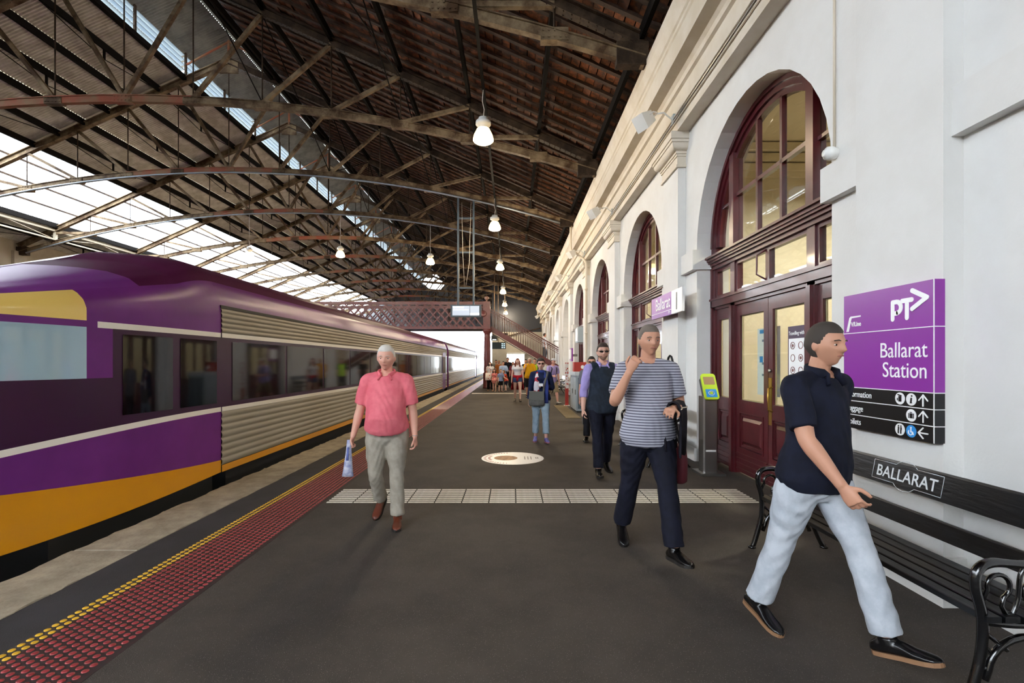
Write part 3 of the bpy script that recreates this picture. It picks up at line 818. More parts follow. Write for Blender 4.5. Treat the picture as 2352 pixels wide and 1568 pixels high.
# ---- station name sign on the pilaster
SX = 2.705; yn, yf, zt, zb = 3.095, 3.94, 2.085, 1.03
sg = thing('station_sign', 'large purple and black station name and directions sign on the near pilaster', 'sign', (SX, 3.5, zb))
def SP(u, v): return (yf-(yf-yn)*u, zb+(zt-zb)*v)         # u from left to right, v up
MB().box(SX, 2.772, yn, yf, zb+(zt-zb)*.306, zt).build('purple_panel', purple_s, sg)
MB().box(SX, 2.772, yn, yf, zb, zb+(zt-zb)*.306).build('black_panel', sign_black, sg)
b = MB()
for v in (.712, .306, .205, .102): b.box(SX-.003, SX, yn-.001, yf, zb+(zt-zb)*v-.003, zb+(zt-zb)*v+.003)
b.box(SX-.003, SX, yn+.0, yn+.006, zb, zt); b.build('white_rule', sign_white, sg)
for v in (.712, .306, .205, .102): MB().box(SX, 2.772, yn-.002, yn, zb+(zt-zb)*v-.003, zb+(zt-zb)*v+.003).build('white_rule', sign_white, sg)
yr = yn+.05
text('Ballarat', .155, sign_white, sg, (SX-.002, yr, 1.585), WX, WY, 'RIGHT', .88, name='lettering')
text('Station', .155, sign_white, sg, (SX-.002, yr, 1.445), WX, WY, 'RIGHT', .88)
b = MB(); w = .032; zb0 = 1.90       # PT> mark
Y_ = lambda a: yr+.29-a
wstroke(b, (Y_(0), zb0-.045), (Y_(0), zb0+.075), w, SX); 
for i in range(9):
    a0, a1 = -math.pi/2+math.pi*i/9, -math.pi/2+math.pi*(i+1)/9
    wstroke(b, (Y_(.035+.04*math.cos(a0)), zb0+.035+.04*math.sin(a0)), (Y_(.035+.04*math.cos(a1)), zb0+.035+.04*math.sin(a1)), w, SX)
wstroke(b, (Y_(0), zb0+.075), (Y_(.035), zb0+.075), w, SX); wstroke(b, (Y_(0), zb0-.005), (Y_(.035), zb0-.005), w, SX)
wstroke(b, (Y_(.125), zb0-.045), (Y_(.125), zb0+.075), w, SX); wstroke(b, (Y_(.085), zb0+.075), (Y_(.165), zb0+.075), w, SX)
wstroke(b, (Y_(.17), zb0+.135), (Y_(.285), zb0+.075), w, SX); wstroke(b, (Y_(.17), zb0+.012), (Y_(.285), zb0+.075), w, SX)
b.build('logo', sign_white, sg)
b = MB(); yl = yf-.03                    # line operator mark
b.prism([(yl, 1.795), (yl-.028, 1.795), (yl-.06, 1.90), (yl-.16, 1.905), (yl-.16, 1.915), (yl-.05, 1.915), (yl-.035, 1.905)], SX-.002, SX, 'x')
b.build('logo', sign_white, sg)
text('V/Line', .05, sign_white, sg, (SX-.002, yl-.055, 1.835), WX, WY, 'LEFT', .85, off=.0008)
for s, v in (('Information', .236), ('Luggage', .132), ('Toilets', .032)):
    text(s, .067, sign_white, sg, (SX-.002, yf-.035, zb+(zt-zb)*v), WX, WY, 'LEFT', .85)
rows = [(.255, 'up'), (.153, 'up'), (.051, 'left')]
for v, d in rows:
    b = MB(); y0, z0 = yr+.035, zb+(zt-zb)*v
    if d == 'up':
        wstroke(b, (y0, z0-.036), (y0, z0+.036), .009, SX); wstroke(b, (y0, z0+.036), (y0+.034, z0+.0), .009, SX); wstroke(b, (y0, z0+.036), (y0-.034, z0+.0), .009, SX)
    else:
        wstroke(b, (y0-.036, z0), (y0+.036, z0), .009, SX); wstroke(b, (y0+.036, z0), (y0, z0+.034), .009, SX); wstroke(b, (y0+.036, z0), (y0, z0-.034), .009, SX)
    b.build('arrow', sign_white, sg)
def icon(v, col, mt, kind):
    y0, z0 = yr+.035+.095*col, zb+(zt-zb)*v
    b = MB(); wdisc(b, y0, z0, .042, SX); ro = b.build('icon_disc', mt, sg)
    b = MB(); x = SX-.0021
    if kind == 'ticket': b.box(x-.001, x, y0-.014, y0+.012, z0-.022, z0+.016); wstroke(b, (y0-.012, z0+.02), (y0+.016, z0+.026), .008, x); wstroke(b, (y0+.02, z0), (y0+.02, z0-.012), .006, x)
    if kind == 'i': wstroke(b, (y0, z0-.022), (y0-.004, z0+.008), .009, x); wdisc(b, y0-.006, z0+.024, .006, x); wstroke(b, (y0+.007, z0-.023), (y0-.007, z0-.023), .005, x)
    if kind == 'case':
        b.box(x-.001, x, y0-.012, y0+.012, z0-.02, z0+.014); b.box(x-.001, x, y0+.016, y0+.022, z0-.02, z0+.014); b.box(x-.001, x, y0-.022, y0-.016, z0-.02, z0+.014); wstroke(b, (y0-.006, z0+.02), (y0+.006, z0+.02), .005, x)
    if kind == 'people':
        for dy in (-.011, .011):
            wdisc(b, y0+dy, z0+.024, .005, x); b.box(x-.001, x, y0+dy-.006, y0+dy+.006, z0-.004, z0+.017); wstroke(b, (y0+dy, z0-.004), (y0+dy, z0-.026), .007, x)
    if kind == 'chair':
        wdisc(b, y0, z0+.024, .006, x); wstroke(b, (y0, z0+.016), (y0, z0-.004), .007, x); wstroke(b, (y0, z0-.004), (y0-.014, z0-.004), .006, x); wstroke(b, (y0-.014, z0-.004), (y0-.02, z0-.02), .006, x)
        for i in range(7):
            a0, a1 = math.pi*(.3+1.3*i/7), math.pi*(.3+1.3*(i+1)/7); wstroke(b, (y0+.004+.018*math.sin(a0)*.9, z0-.008+.018*math.cos(a0)), (y0+.004+.018*math.sin(a1)*.9, z0-.008+.018*math.cos(a1)), .005, x)
    b.build('pictogram', sign_black if kind != 'chair' else sign_white, ro)
icon(.255, 1, sign_white, 'i'); icon(.255, 2, sign_white, 'ticket'); icon(.153, 1, sign_white, 'case'); icon(.051, 1, sign_blue, 'chair'); icon(.051, 2, sign_white, 'people')

# ---- platform number sign
px = 2.62; ya, yb, z0, z1 = 7.45, 9.07, 2.345, 2.72; ym = 7.95
ps = thing('platform_sign', 'purple and white platform sign with a large number one on the second pilaster', 'sign', (px, 8.2, z0))
MB().box(px, px+.04, ym, yb, z0, z1).build('purple_panel', M('sign_purple_light', '#8a3fa8', .35), ps)
MB().box(px, px+.04, ya, ym, z0, z1).build('white_panel', sign_white, ps)
MB().box(px+.04, 2.77, 8.15, 8.75, z0+.05, z1-.05).build('mounting_box', black_m, ps)
text('Ballarat', .29, sign_white, ps, (px-.002, ym+.06, z0+.13), WX, WY, 'RIGHT', .92, off=.002)
text('1', .40, sign_black, ps, (px-.002, 7.70, z0+.05), WX, WY, 'CENTER', .9)
MB().box(px-.002, px, ym, yb, z0+.075, z0+.083).build('white_rule', sign_white, ps)
text('PT>', .06, sign_white, ps, (px-.002, ym+.05, z0+.02), WX, WY, 'RIGHT', .9, off=.001)

# ================================================================== BENCHES
def spiral(cx, cz, r0, r1, a0, a1, n): return [(cx+(r0+(r1-r0)*i/n)*math.cos(a0+(a1-a0)*i/n), cz+(r0+(r1-r0)*i/n)*math.sin(a0+(a1-a0)*i/n)) for i in range(n+1)]
def smooth_path(pts, n=6):
    P = [Vector(p) for p in pts]; out = []
    for i in range(len(P)-1):
        p0, p1, p2, p3 = P[max(i-1, 0)], P[i], P[i+1], P[min(i+2, len(P)-1)]
        for k in range(n):
            t = k/n; out.append(.5*((2*p1)+(p2-p0)*t+(2*p0-5*p1+4*p2-p3)*t*t+(3*p1-p0-3*p2+p3)*t**3))
    out.append(P[-1]); return out
def make_bench(label, loc, lettering):
    r = thing('bench', label, 'bench', loc, 'cast iron platform benches', local=True); L2 = .95
    for y in (-L2, L2):
        b = MB()
        P3 = lambda pts: [(p[0], y, p[1]) for p in pts]
        b.tube(P3(smooth_path([(-.05, .0), (-.02, .08), (.025, .26), (.03, .42), (.0, .55), (.01, .625), (.07, .66), (.2, .655), (.33, .66), (.43, .71)])), .021, 10)
        b.tube(P3(smooth_path([(.55, 0), (.50, .1), (.43, .28), (.41, .42), (.44, .6), (.49, .78), (.515, .91)])), .02, 8)
        b.tube(P3(smooth_path([(.03, .40), (.2, .385), (.41, .40)])), .018, 8)
        b.tube(P3([(.04+.0, .14)]+[(.235-.18*math.cos(a), .17+.16*math.sin(a)) for a in zs(0.1, math.pi-.1, 14)]+[(.43, .14)]), .016, 8)
        b.tube(P3([(.03, .36), (.14, .27)]), .010, 6); b.tube(P3([(.42, .36), (.33, .27)]), .010, 6)
        b.lathe([(.032, 0), (.03, .012), (.02, .025)], (-.05, y, 0), 8); b.lathe([(.032, 0), (.03, .012), (.02, .025)], (.55, y, 0), 8)
        fr = b.build('end_frame', black_gloss, r)
        s = MB()
        s.tube(P3([(.02, .47)]+spiral(.10, .555, .05, .055, math.pi*1.1, -math.pi*.35, 14)+[(.115, .47), (.135, .43), (.165, .43)]), .010, 7)
        s.tube(P3(smooth_path([(.165, .43), (.19, .50), (.20, .60), (.225, .64), (.25, .62)])), .010, 7)
        s.tube(P3(spiral(.265, .53, .05, .052, 0, 2*math.pi, 18)), .010, 7)
        s.tube(P3(spiral(.345, .55, .045, .03, math.pi*.8, -math.pi*1.2, 16)), .010, 7)
        s.build('scrollwork', black_gloss, fr)
        MB().tube(P3(smooth_path([(.03, .3), (.07, .25), (.06, .2), (.03, .19)])), .009, 6).build('leaf_scroll', black_gloss, fr)
    # slats
    def slat(x, z, w, h, tilt, nm='slat'):
        b = MB(); c = Vector((x, 0, z)); d = Vector((math.sin(tilt), 0, math.cos(tilt))); n = Vector((math.cos(tilt), 0, -math.sin(tilt)))
        pts = [(-.5, -.5), (.5, -.5), (.5, .42), (.42, .5), (-.42, .5), (-.5, .42)]
        poly = [c+n*(p[0]*w)+d*(p[1]*h) for p in pts]
        b.prism([(p.x, p.z) for p in poly], -L2-.03, L2+.03); return b.build(nm, black_slat, r)
    for i in range(5): slat(.055+i*.082, .42, .066, .028, -.02*i)
    s2 = slat(.432, .575, .03, .105, .19); top = slat(.475, .815, .03, .17, .19)
    if lettering:
        n = Vector((-math.cos(.19), 0, math.sin(.19))); d = Vector((math.sin(.19), 0, math.cos(.19)))
        c = Vector((.475, 0, .815))+n*.0155
        lt = M('bench_lettering', '#dfe3e6', .4)
        text('BALLARAT', .105, lt, top, tuple(c-d*.038), (0, -1, 0), tuple(d), 'CENTER', .92, off=.001, space=1.05)
        b = MB()
        def P(y, h): return c+d*h+Vector((0, y, 0))
        def seg(a, e): b.tube([P(*a), P(*e)], .0018, 4)
        H = .062
        for (a, e) in (((-.27, -H), (-.085, -H)), ((.085, -H), (.27, -H)), ((-.27, H), (-.085, H)), ((.085, H), (.27, H)), ((-.27, -H), (-.27, H)), ((.27, -H), (.27, H))): seg(a, e)
        for sgn in (1, -1):
            R = math.hypot(.085, H); a0 = math.atan2(H, .085)
            for i in range(12):
                u, v = a0+(math.pi-2*a0)*i/12, a0+(math.pi-2*a0)*(i+1)/12
                seg((R*math.cos(u)*.97, sgn*R*math.sin(u)*.78+sgn*H*.22), (R*math.cos(v)*.97, sgn*R*math.sin(v)*.78+sgn*H*.22))
        b.build('outline', lt, top)
    return r
make_bench('black cast iron bench with white lettering under the purple station sign', (2.06, 3.10, 0), True)
make_bench('black cast iron bench under the platform number sign', (2.06, 8.1, 0), False)
make_bench('black cast iron bench far along the wall past the grey cabinet', (2.06, 23.4, 0), False)

# ================================================================== PLATFORM MARKINGS
red_t = M('tactile_red', '#ab4244', .3, col2='#97393c', vscale=40); yel_t = M('tactile_yellow', '#efc03c', .35, col2='#e0ae30', vscale=40)
def stud_me(name):
    b = MB(); b.lathe([(.0175, 0), (.0165, .003), (.012, .0052), (.0, .0058)], (0, 0, 0), 12); return b.mesh(name)
tac = thing('tactile_warning_strip', 'long red and yellow studded tactile strip along the platform edge', 'tactile strip', (-2.4, 2.2, 0))
sr, sy = stud_me('red_stud'), stud_me('yellow_stud')
MB().box(-2.625, -2.085, 1.5, 60, 0, .0012).build('red_base', M('tactile_base', '#3a2322', .7, col2='#2f2524', vscale=20), tac)
big = []; far = {'r': [], 'y': []}
for j in range(1170):
    y = 1.75+j*.05
    for i in range(12):
        x = -2.69+i*.05; c = 'y' if i < 2 else 'r'; p = (x, y+.025*(i % 2), 0.0008); q = proj((x, y, 0))
        if y < 6 and -10 < q[0] and q[1] < 1580: big.append((y, c, p))
        elif y >= 2.2: far[c].append(p)
big.sort()
cnt = {'r': 0, 'y': 0}
for (y, c, p) in big:
    if cnt[c] < (290 if c == 'r' else 80):
        cnt[c] += 1; link('red_stud' if c == 'r' else 'yellow_stud', sr if c == 'r' else sy, red_t if c == 'r' else yel_t, tac, Matrix.Translation(p))
    else: far[c].append(p)
for c, mt in (('r', red_t), ('y', yel_t)):
    b = MB()
    for p in far[c]:
        if p[1] < 16: b.lathe([(.0175, 0), (.0165, .003), (.012, .0052), (.004, .0058)], p, 8 if p[1] < 9 else 6)
        else:
            s = .018; h = .005; z = p[2]
            b.add([(p[0]-s, p[1]-s, z), (p[0]+s, p[1]-s, z), (p[0]+s, p[1]+s, z), (p[0]-s, p[1]+s, z), (p[0], p[1], z+h)], [(0,1,4), (1,2,4), (2,3,4), (3,0,4)])
    o = b.build('small_studs', mt, tac); o['kind'] = 'stuff'
bar_me = MB().box(0, .285, 0, .034, 0, .005); bar_me = bar_me.mesh('bar')
def guide(label, x0, x1, y0, joined=False):
    t = thing('guide_strip', label, 'tactile strip', (0, y0, 0), 'white ribbed guide strips across the platform')
    x = x0; n = 0
    if joined:
        for i in range(8): MB().box(x0, x1, y0+i*.075, y0+i*.075+.034, .0, .005).build('bar', M_gw, t)
        return t
    while x+.3 <= x1+.1:
        for i in range(8): link('bar', bar_me, M_gw, t, Matrix.Translation((x, y0+i*.075, 0)))
        x += .3
    return t
M_gw = M('guide_white', '#e6e0d0', .55, col2='#d2cab6', vscale=25)
guide('white ribbed guide strip crossing the platform in front of the doorway', -2.05, 2.68, 5.34)
guide('white ribbed guide strip across the platform far away by the bridge column', -2.0, 1.9, 23.9, True)
# round floor sticker
fs = thing('floor_sticker', 'round white advertising sticker lying on the platform', 'sticker', (0, 7.84, 0))
MB().lathe([(.505, 0), (.505, .0015)], (.01, 7.84, 0), 48).build('disc', sign_white, fs)
bk = MB(); bk.lathe([(.19, .0016), (.185, .003)], (-.10, 7.84, 0), 32); bk.build('biscuit_print', M('print_tan', '#b98a5e', .6, col2='#8f5f3c', vscale=12), fs)
b = MB(); rr = random.Random(5)
for row, rad in ((0, .42), (1, .35)):
    for i in range(26 if row == 0 else 10):
        a = math.pi*(.55+.9*i/25) if row == 0 else math.pi*(.85+.3*i/9)
        c = Vector((-.02+rad*math.cos(a), 7.84+rad*math.sin(a), .0022)); tt = Vector((-math.sin(a), math.cos(a), 0)); nn = Vector((math.cos(a), math.sin(a), 0))
        b.bar(c-nn*.02, c+nn*.02, .012+.012*rr.random(), .001)
b.build('faded_print', M('print_red', '#a8605c', .6), fs)
b = MB()
for i in range(3): b.box(.2+i*.05, .215+i*.05, 7.84-.12, 7.84+.12, .0015, .0024)
for i in range(2): b.box(.38+i*.03, .395+i*.03, 7.84-.06, 7.84+.06, .0015, .0024)
b.build('faded_print', M('print_grey', '#8a8484', .6), fs)

# ================================================================== FOOTBRIDGE AND STAIRS
YF = 28.9
fb = thing('footbridge', 'maroon iron lattice footbridge crossing over the train', 'footbridge', (-1.5, YF, 0))
zb_, zt_ = 3.66, 5.12
xr = -1.72; xl = -19.0
for y in (YF, YF+2.1):
    b = MB(); b.box(xl, xr+.3, y-.07, y+.07, zt_-.03, zt_+.05); b.box(xl, xr+.3, y-.04, y+.04, zt_-.12, zt_-.03); b.build('top_rail', bridge_m, fb)
    b = MB(); b.box(xl, xr+.3, y-.08, y+.08, zb_-.12, zb_+.03); b.build('bottom_chord', bridge_m, fb)
    run = 1.2; sp = .47; h = zt_-.1-zb_
    lb = {}
    for s in (-1, 1):
        m = MB(); m.bar((0, 0, 0), (s*run, 0, h), .02, .075, up=(1, 0, 0)); lb[s] = m.mesh('lattice_bar')
        m2 = MB(); x = xr if s < 0 else xl
        n = int((xr-xl-run)/sp)
        for i in range(n+1):
            x = (xl+i*sp) if s > 0 else (xr-i*sp)
            link('lattice_bar', lb[s], bridge_m, fb, Matrix.Translation((x, y+.03*s, zb_)))
    n = 0
MB().box(xl, xr+.3, YF+.05, YF+2.05, zb_-.10, zb_-.02).build('deck', M('bridge_deck', '#4a4440', .8), fb)
b = MB()
b.box(xr+.0, xr+.42, YF-.1, YF+.1, zb_-.12, zt_+.06); b.build('end_panel', bridge_m, fb)
b = MB(); b.lathe([(.19, -.02), (.17, -.03), (.0, -.035)], (xr+.02, YF-.1, 4.45), 20, 'y')
for i in range(15):
    for x in (xr+.08, xr+.34): b.lathe([(.018, -.02), (.012, -.0)], (x, YF-.1, zb_+.02+i*.1), 6, 'y')
b.build('boss', bridge_m, fb)
b = MB(); b.lathe([(.05, 0), (.06, .05), (.04, .09), (.10, .13), (.14, .2), (.13, .27), (.07, .33), (.0, .36)], (xr+.21, YF, zt_+.05), 16); b.build('finial', M('finial_paint', '#8a6a5c', .4), fb)
b = MB(); b.lathe([(.26, 0), (.26, .08), (.24, .1), (.24, .85), (.26, .88), (.21, .93), (.19, 1.0), (.175, 2.9), (.19, 3.0), (.19, 3.1), (.17, 3.12), (.18, 3.25), (.27, 3.4), (.27, 3.54)], (-1.48, YF, 0), 16); b.build('column', bridge_m, fb)
b = MB()
for i in range(8):
    a = 2*math.pi*i/8; b.tube([(-1.48+.185*math.cos(a), YF+.185*math.sin(a), 1.05), (-1.48+.175*math.cos(a), YF+.175*math.sin(a), 2.85)], .016, 5)
b.build('column_fluting', bridge_m, fb)
st = thing('staircase', 'maroon iron staircase descending from the footbridge to the wall arch', 'staircase', (1.6, YF+1.2, 0))
x0, z0 = -1.27, 3.63; run = .314; ns_ = 20; rise = z0/ns_; sl_ = rise/run
for y in (YF+.35, YF+2.0):
    b = MB(); b.prism([(x0, z0+.12), (x0, z0-.24), (x0+ns_*run-.5, 0), (x0+ns_*run, 0), (x0+ns_*run, .12)], y-.03, y+.03); so = b.build('stringer', bridge_m, st)
    MB().prism([(x0+.02, z0-.24), (x0+.02, z0-.275), (x0+ns_*run-.55, 0), (x0+ns_*run-.5, 0)], y-.07, y+.07).build('stringer_flange', cream, so)
    MB().bar((x0-.1, y, z0+1.18), (x0+ns_*run-.3, y, 1.18-(-.3)*sl_+.0-.0), .06, .06).build('handrail', bridge_m, st)
    MB().bar((x0-.1, y, z0+.95), (x0+ns_*run-.3, y, .95+.3*sl_), .03, .03).build('mid_rail', bridge_m, st)
    bm_ = MB(); bm_.tube([(0, 0, 0), (0, 0, .4), (0, 0, 1.06)], [.012, .018, .012], 6); bme = bm_.mesh('baluster')
    for i in range(29):
        x = x0+.08+i*.145; link('baluster', bme, M_bal if i % 1 == 0 else bridge_m, st, Matrix.Translation((x, y, z0-(x-x0)*sl_+.1))) if 'M_bal' in globals() else None
for i in range(ns_):
    MB().box(x0+i*run, x0+(i+1)*run+.03, YF+.38, YF+1.97, z0-(i+1)*rise-.04+.0, z0-(i+1)*rise).build('tread', M_tread if 'M_tread' in globals() else bridge_m, st)
MB().box(x0-.13, x0+.02, YF+.32, YF+2.03, z0-.05, z0+.02).build('landing', bridge_m, st)
ps_ = sempty('wall_passage', 'brown painted passage wall behind the stair arch', 'wall')
MB().box(5.6, 5.7, 28.9, 32.8, 0, 5.2).build('passage_back', blind, ps_)
MB().box(XW+.5, 5.7, 28.9, 29.0, 0, 5.2).build('passage_side', blind, ps_); MB().box(XW+.5, 5.7, 32.7, 32.8, 0, 5.2).build('passage_side', blind, ps_)
MB().box(XW+.5, 5.7, 28.9, 32.8, -.1, 0).build('passage_floor', asphalt, ps_)
# cross wall far along the platform
YC = 47.0
cw = sempty('wall_cross', 'pale painted cross wall with an opening at the far end of the platform', 'wall')
pale = M('pale_paint', '#b5b0a2', .7, col2='#a8a293', vscale=.6)
MB().box(-1.95, -.5, YC, YC+.4, 0, 4.5).build('pier', pale, cw)
MB().box(-.5, 2.9, YC, YC+.4, 2.35, 4.5).build('header', pale, cw); MB().box(-1.95, 2.9, YC+.02, YC+.38, 4.5, 9.0).build('sky_mask_panel', M('dark_upper_sheet', '#3a3c42', .8), cw)  # dark sheet added over the header, hides sky in place of the dark roof
MB().box(1.2, 2.9, YC, YC+.4, 0, 2.35).build('pier', pale, cw)
MB().box(-.5, 1.3, YC-.5, YC, 2.35, 2.5).build('awning', white_m, cw)
MB().box(-1.95, -.4, YC-.05, YC, 4.2, 4.4).build('band', blackiron, cw)
MB().bar((-.45, YC-.05, 4.1), (2.8, YC-.05, 4.9), .05, .1).build('brace', iron, cw)

# ================================================================== LAMPS
lamp_em = M('lamp_glow', '#fff2d8', .4, emit='#ffe2ac', estr=30)
def lamp_master():
    r = thing('pendant_lamp', 'x', 'lamp', (0, 0, 0), 'pendant lamps under the roof', local=True)
    b = MB(); b.lathe([(.10, .50), (.10, .44), (.155, .43), (.16, .36), (.10, .33), (.09, .30), (.13, .26)], (0, 0, 0), 20); b.build('housing', white_m, r)
    b = MB(); b.lathe([(.13, .27), (.155, .22), (.195, .14), (.215, .06), (.215, .03)], (0, 0, 0), 24); b.build('reflector', M('lamp_enamel', '#efe9da', .4, emit='#ffd890', estr=2.0), r)
    b = MB(); b.sphere((0, 0, .035), (.205, .205, .07), 20, 10); b.build('diffuser', lamp_em, r)
    b = MB(); b.tube([(0, 0, .5), (.02, 0, .68), (-.02, 0, .85), (0, 0, 1.1)], .009, 5); b.build('cable', cream, r)
    return r
lm = lamp_master()
def add_light(loc, e, col=(1, .82, .58), rad=.12):
    l = bpy.data.lights.new('lamp_light', 'POINT'); l.energy = e; l.color = col; l.shadow_soft_size = rad
    o = bpy.data.objects.new('lamp_light', l); COL.objects.link(o); o.location = loc; return o
LY = [10.1, 16.8, 24.0, 32.3, 39.5, 46.0, 52.5]
LL = ['large glowing pendant lamp hanging nearest the camera', 'glowing pendant lamp, second in the row beside the cornice', 'glowing pendant lamp, third in the row beside the cornice',
      'small pendant lamp, fourth in the row above the stairs', 'small pendant lamp, fifth in the row above the stairs', 'tiny pendant lamp, sixth in the row above the stairs', 'tiny farthest pendant lamp of the row above the stairs']
for i, y in enumerate(LY):
    r = lm if i == 0 else copy_tree(lm)
    r.location = (-.60, y, 6.15); r['label'] = LL[i]
    lo = add_light((0, 0, -.12), 60); lo.parent = r
for x, y, z, lab in ((-8.3, 23.38, 6.65, 'pendant lamp hanging over the train between the two other truss lamps'), (-3.95, 23.38, 6.3, 'pendant lamp hanging from a truss just left of the display poles'), (-12.7, 23.38, 6.6, 'pendant lamp against the bright skylight above the train')):
    r = copy_tree(lm, loc=(x, y, z), label=lab); lo = add_light((0, 0, -.12), 40); lo.parent = r
    MB().tube([(0, 0, 1.1), (0, 0, zc(x-RX)-z)], .009, 5).build('cable', white_m, r)
cd = MB().box(-.63, -.57, 4, 55, 7.24, 7.30).build('trim_2', blackiron); struct(cd, 'black cable trunking running under the slate roof', 'trunking')
# floodlights on the capitals
def flood_master():
    r = thing('floodlight', 'x', 'floodlight', (0, 0, 0), 'white floodlights along the cornice', local=True)
    b = MB(); b.add([(-.16, -.13, -.13), (-.16, .13, -.13), (-.16, .13, .13), (-.16, -.13, .13), (.10, -.09, -.09), (.10, .09, -.09), (.10, .09, .09), (.10, -.09, .09)],
                    [(0,1,2,3), (7,6,5,4), (0,4,5,1), (1,5,6,2), (2,6,7,3), (3,7,4,0)])
    me = b.mesh('housing'); b.fixn(me); me.transform(Euler((0, math.radians(-35), math.radians(25))).to_matrix().to_4x4()); link('housing', me, white_m, r)
    b = MB(); b.tube([(.02, -.14, .02), (.08, -.15, .06), (.17, -.05, .1), (.17, .05, .1), (.08, .15, .06), (.02, .14, .02)], .012, 6); b.tube([(.17, 0, .1), (.30, 0, .12), (.42, 0, .02), (.47, 0, 0)], .014, 6); b.build('bracket', white_m, r)
    b = MB(); b.box(.44, .48, -.05, .05, -.08, .08); b.build('wall_plate', greycab, r)
    return r
fm = flood_master()
for k in range(1, 12):
    r = fm if k == 1 else copy_tree(fm)
    r.location = (2.25, YP0+BAY*k-.35, 5.62); r['label'] = 'white box floodlight on the cornice, %s from the camera' % (['nearest'] + ORD[1:])[k-1]

# ================================================================== DISPLAYS
scr = M('screen_grey', '#9aa2ad', .3, emit='#9aa6b8', estr=.35)
dp = thing('departure_display', 'grey passenger information screen hanging on two long poles', 'display', (-1.75, 18.4, 3.27))
MB().box(-2.33, -1.17, 18.34, 18.46, 3.27, 3.74).build('casing', M('display_casing', '#3e4a55', .5), dp)
MB().box(-2.26, -1.60, 18.333, 18.34, 3.33, 3.69).build('screen', scr, dp); MB().box(-1.585, -1.24, 18.333, 18.34, 3.33, 3.69).build('screen', scr, dp)
MB().box(-1.585, -1.24, 18.331, 18.333, 3.34, 3.42).build('time_bar', M('screen_white', '#e8edf2', .4, emit='#e8edf2', estr=.7), dp)
b = MB()
for i, w_ in enumerate((.075, .03, .045, .045, .045, .04, .035)): b.box(-2.24+i*.062, -2.24+i*.062+w_, 18.331, 18.333, 3.60, 3.665)
b.build('blurred_title', MATS['screen_white'], dp)
b = MB()
for i in range(11): b.box(-2.24+i*.055, -2.24+i*.055+.038, 18.331, 18.333, 3.53, 3.555)
b.build('small_print', MATS['screen_white'], dp)
for x in (-2.05, -1.46):
    b = MB(); b.box(x-.035, x+.035, 18.36, 18.44, 3.74, zc(x-RX)-.05); b.build('pole', M_pole if 'M_pole' in globals() else MATS['display_casing'], dp)
for z in (4.35, 5.7, 7.0): MB().box(-2.05, -1.46, 18.37, 18.43, z, z+.06).build('crossbar', MATS['display_casing'], dp)
MB().tube([(-1.80, 18.3, 4.45), (-1.86, 18.3, 5.6), (-1.9, 18.3, 7.6)], .008, 5).build('cable', cream, dp)
MB().tube([(-1.74, 18.3, 4.45), (-1.62, 18.3, 5.3), (-1.55, 18.3, 7.6)], .008, 5).build('cable', cream, dp)
d2 = thing('departure_board', 'black departure board hanging behind the bridge column', 'display', (-.9, 33.3, 2.45))
MB().box(-1.38, -.42, 33.2, 33.4, 2.47, 2.93).build('casing', M('board_dark', '#1f2a2c', .4), d2)
b = MB()
for i in range(3):
    for j in range(2): b.box(-.72+j*.14, -.62+j*.14, 33.193, 33.2, 2.53+i*.13, 2.60+i*.13)
b.build('lit_digits', M('digits', '#a8c6d2', .4, emit='#a8c6d2', estr=.6), d2)
for x in (-.95, -.5): MB().box(x-.02, x+.02, 33.28, 33.36, 2.93, zc(x-RX)).build('hanger', iron, d2)
d3 = thing('small_screen', 'small dark screen with a white bar hanging above the departure board', 'display', (-1.2, 33.3, 3.05))
MB().box(-1.42, -1.0, 33.25, 33.38, 3.05, 3.4).build('casing', M('screen_case', '#20262a', .4), d3); MB().box(-1.34, -1.08, 33.243, 33.25, 3.08, 3.14).build('bar', MATS['screen_white'], d3)
MB().box(-1.24, -1.18, 33.28, 33.36, 3.4, zc(-1.2-RX)).build('hanger', iron, d3)

# ================================================================== TICKET READER
tr_ = thing('ticket_reader', 'steel post with a lime green ticket reader beside the doorway', 'ticket reader', (2.74, 6.76, 0))
b = MB(); b.box(2.58, 2.92, 6.58, 6.94, 0, .03); b.build('base_plate', steel, tr_)
b = MB(); b.prism([(2.66, 6.66), (2.82, 6.66), (2.84, 6.68), (2.84, 6.84), (2.82, 6.86), (2.66, 6.86), (2.64, 6.84), (2.64, 6.68)], .03, 1.08, 'z'); po = b.build('post', steel, tr_)
MB().box(2.67, 2.81, 6.655, 6.66, .32, .345).build('label_strip', white_m, po)
lime = M('lime_plastic', '#b9d62a', .35); 
tilt = math.radians(28)
def RD(x, a, t): return (x, 6.64+a*math.sin(tilt)-t*math.cos(tilt), 1.06+a*math.cos(tilt)+t*math.sin(tilt))
def rslab(x0, x1, a0, a1, t0, t1, cr=.03):
    b = MB(); pts = []
    for cx, ca, s0 in ((x1-cr, a1-cr, 0), (x0+cr, a1-cr, 1), (x0+cr, a0+cr, 2), (x1-cr, a0+cr, 3)):
        for i in range(5):
            g = math.pi/2*(s0+i/4); pts.append((cx+cr*math.cos(g), ca+cr*math.sin(g)))
    n = len(pts); vs = [RD(p[0], p[1], t0) for p in pts]+[RD(p[0], p[1], t1) for p in pts]
    return b.add(vs, [tuple(range(n))[::-1], tuple(range(n, 2*n))]+[(i, (i+1) % n, n+(i+1) % n, n+i) for i in range(n)])
rslab(2.655, 2.825, -.02, .34, -.09, .0).build('reader_body', M('reader_grey', '#3a3d40', .5), tr_)
hd = rslab(2.64, 2.84, -.03, .36, 0, .03, .04).build('reader_face', lime, tr_)
rslab(2.665, 2.815, .19, .31, .03, .032, .01).build('reader_screen', M('reader_lcd', '#a98a6a', .15), hd)
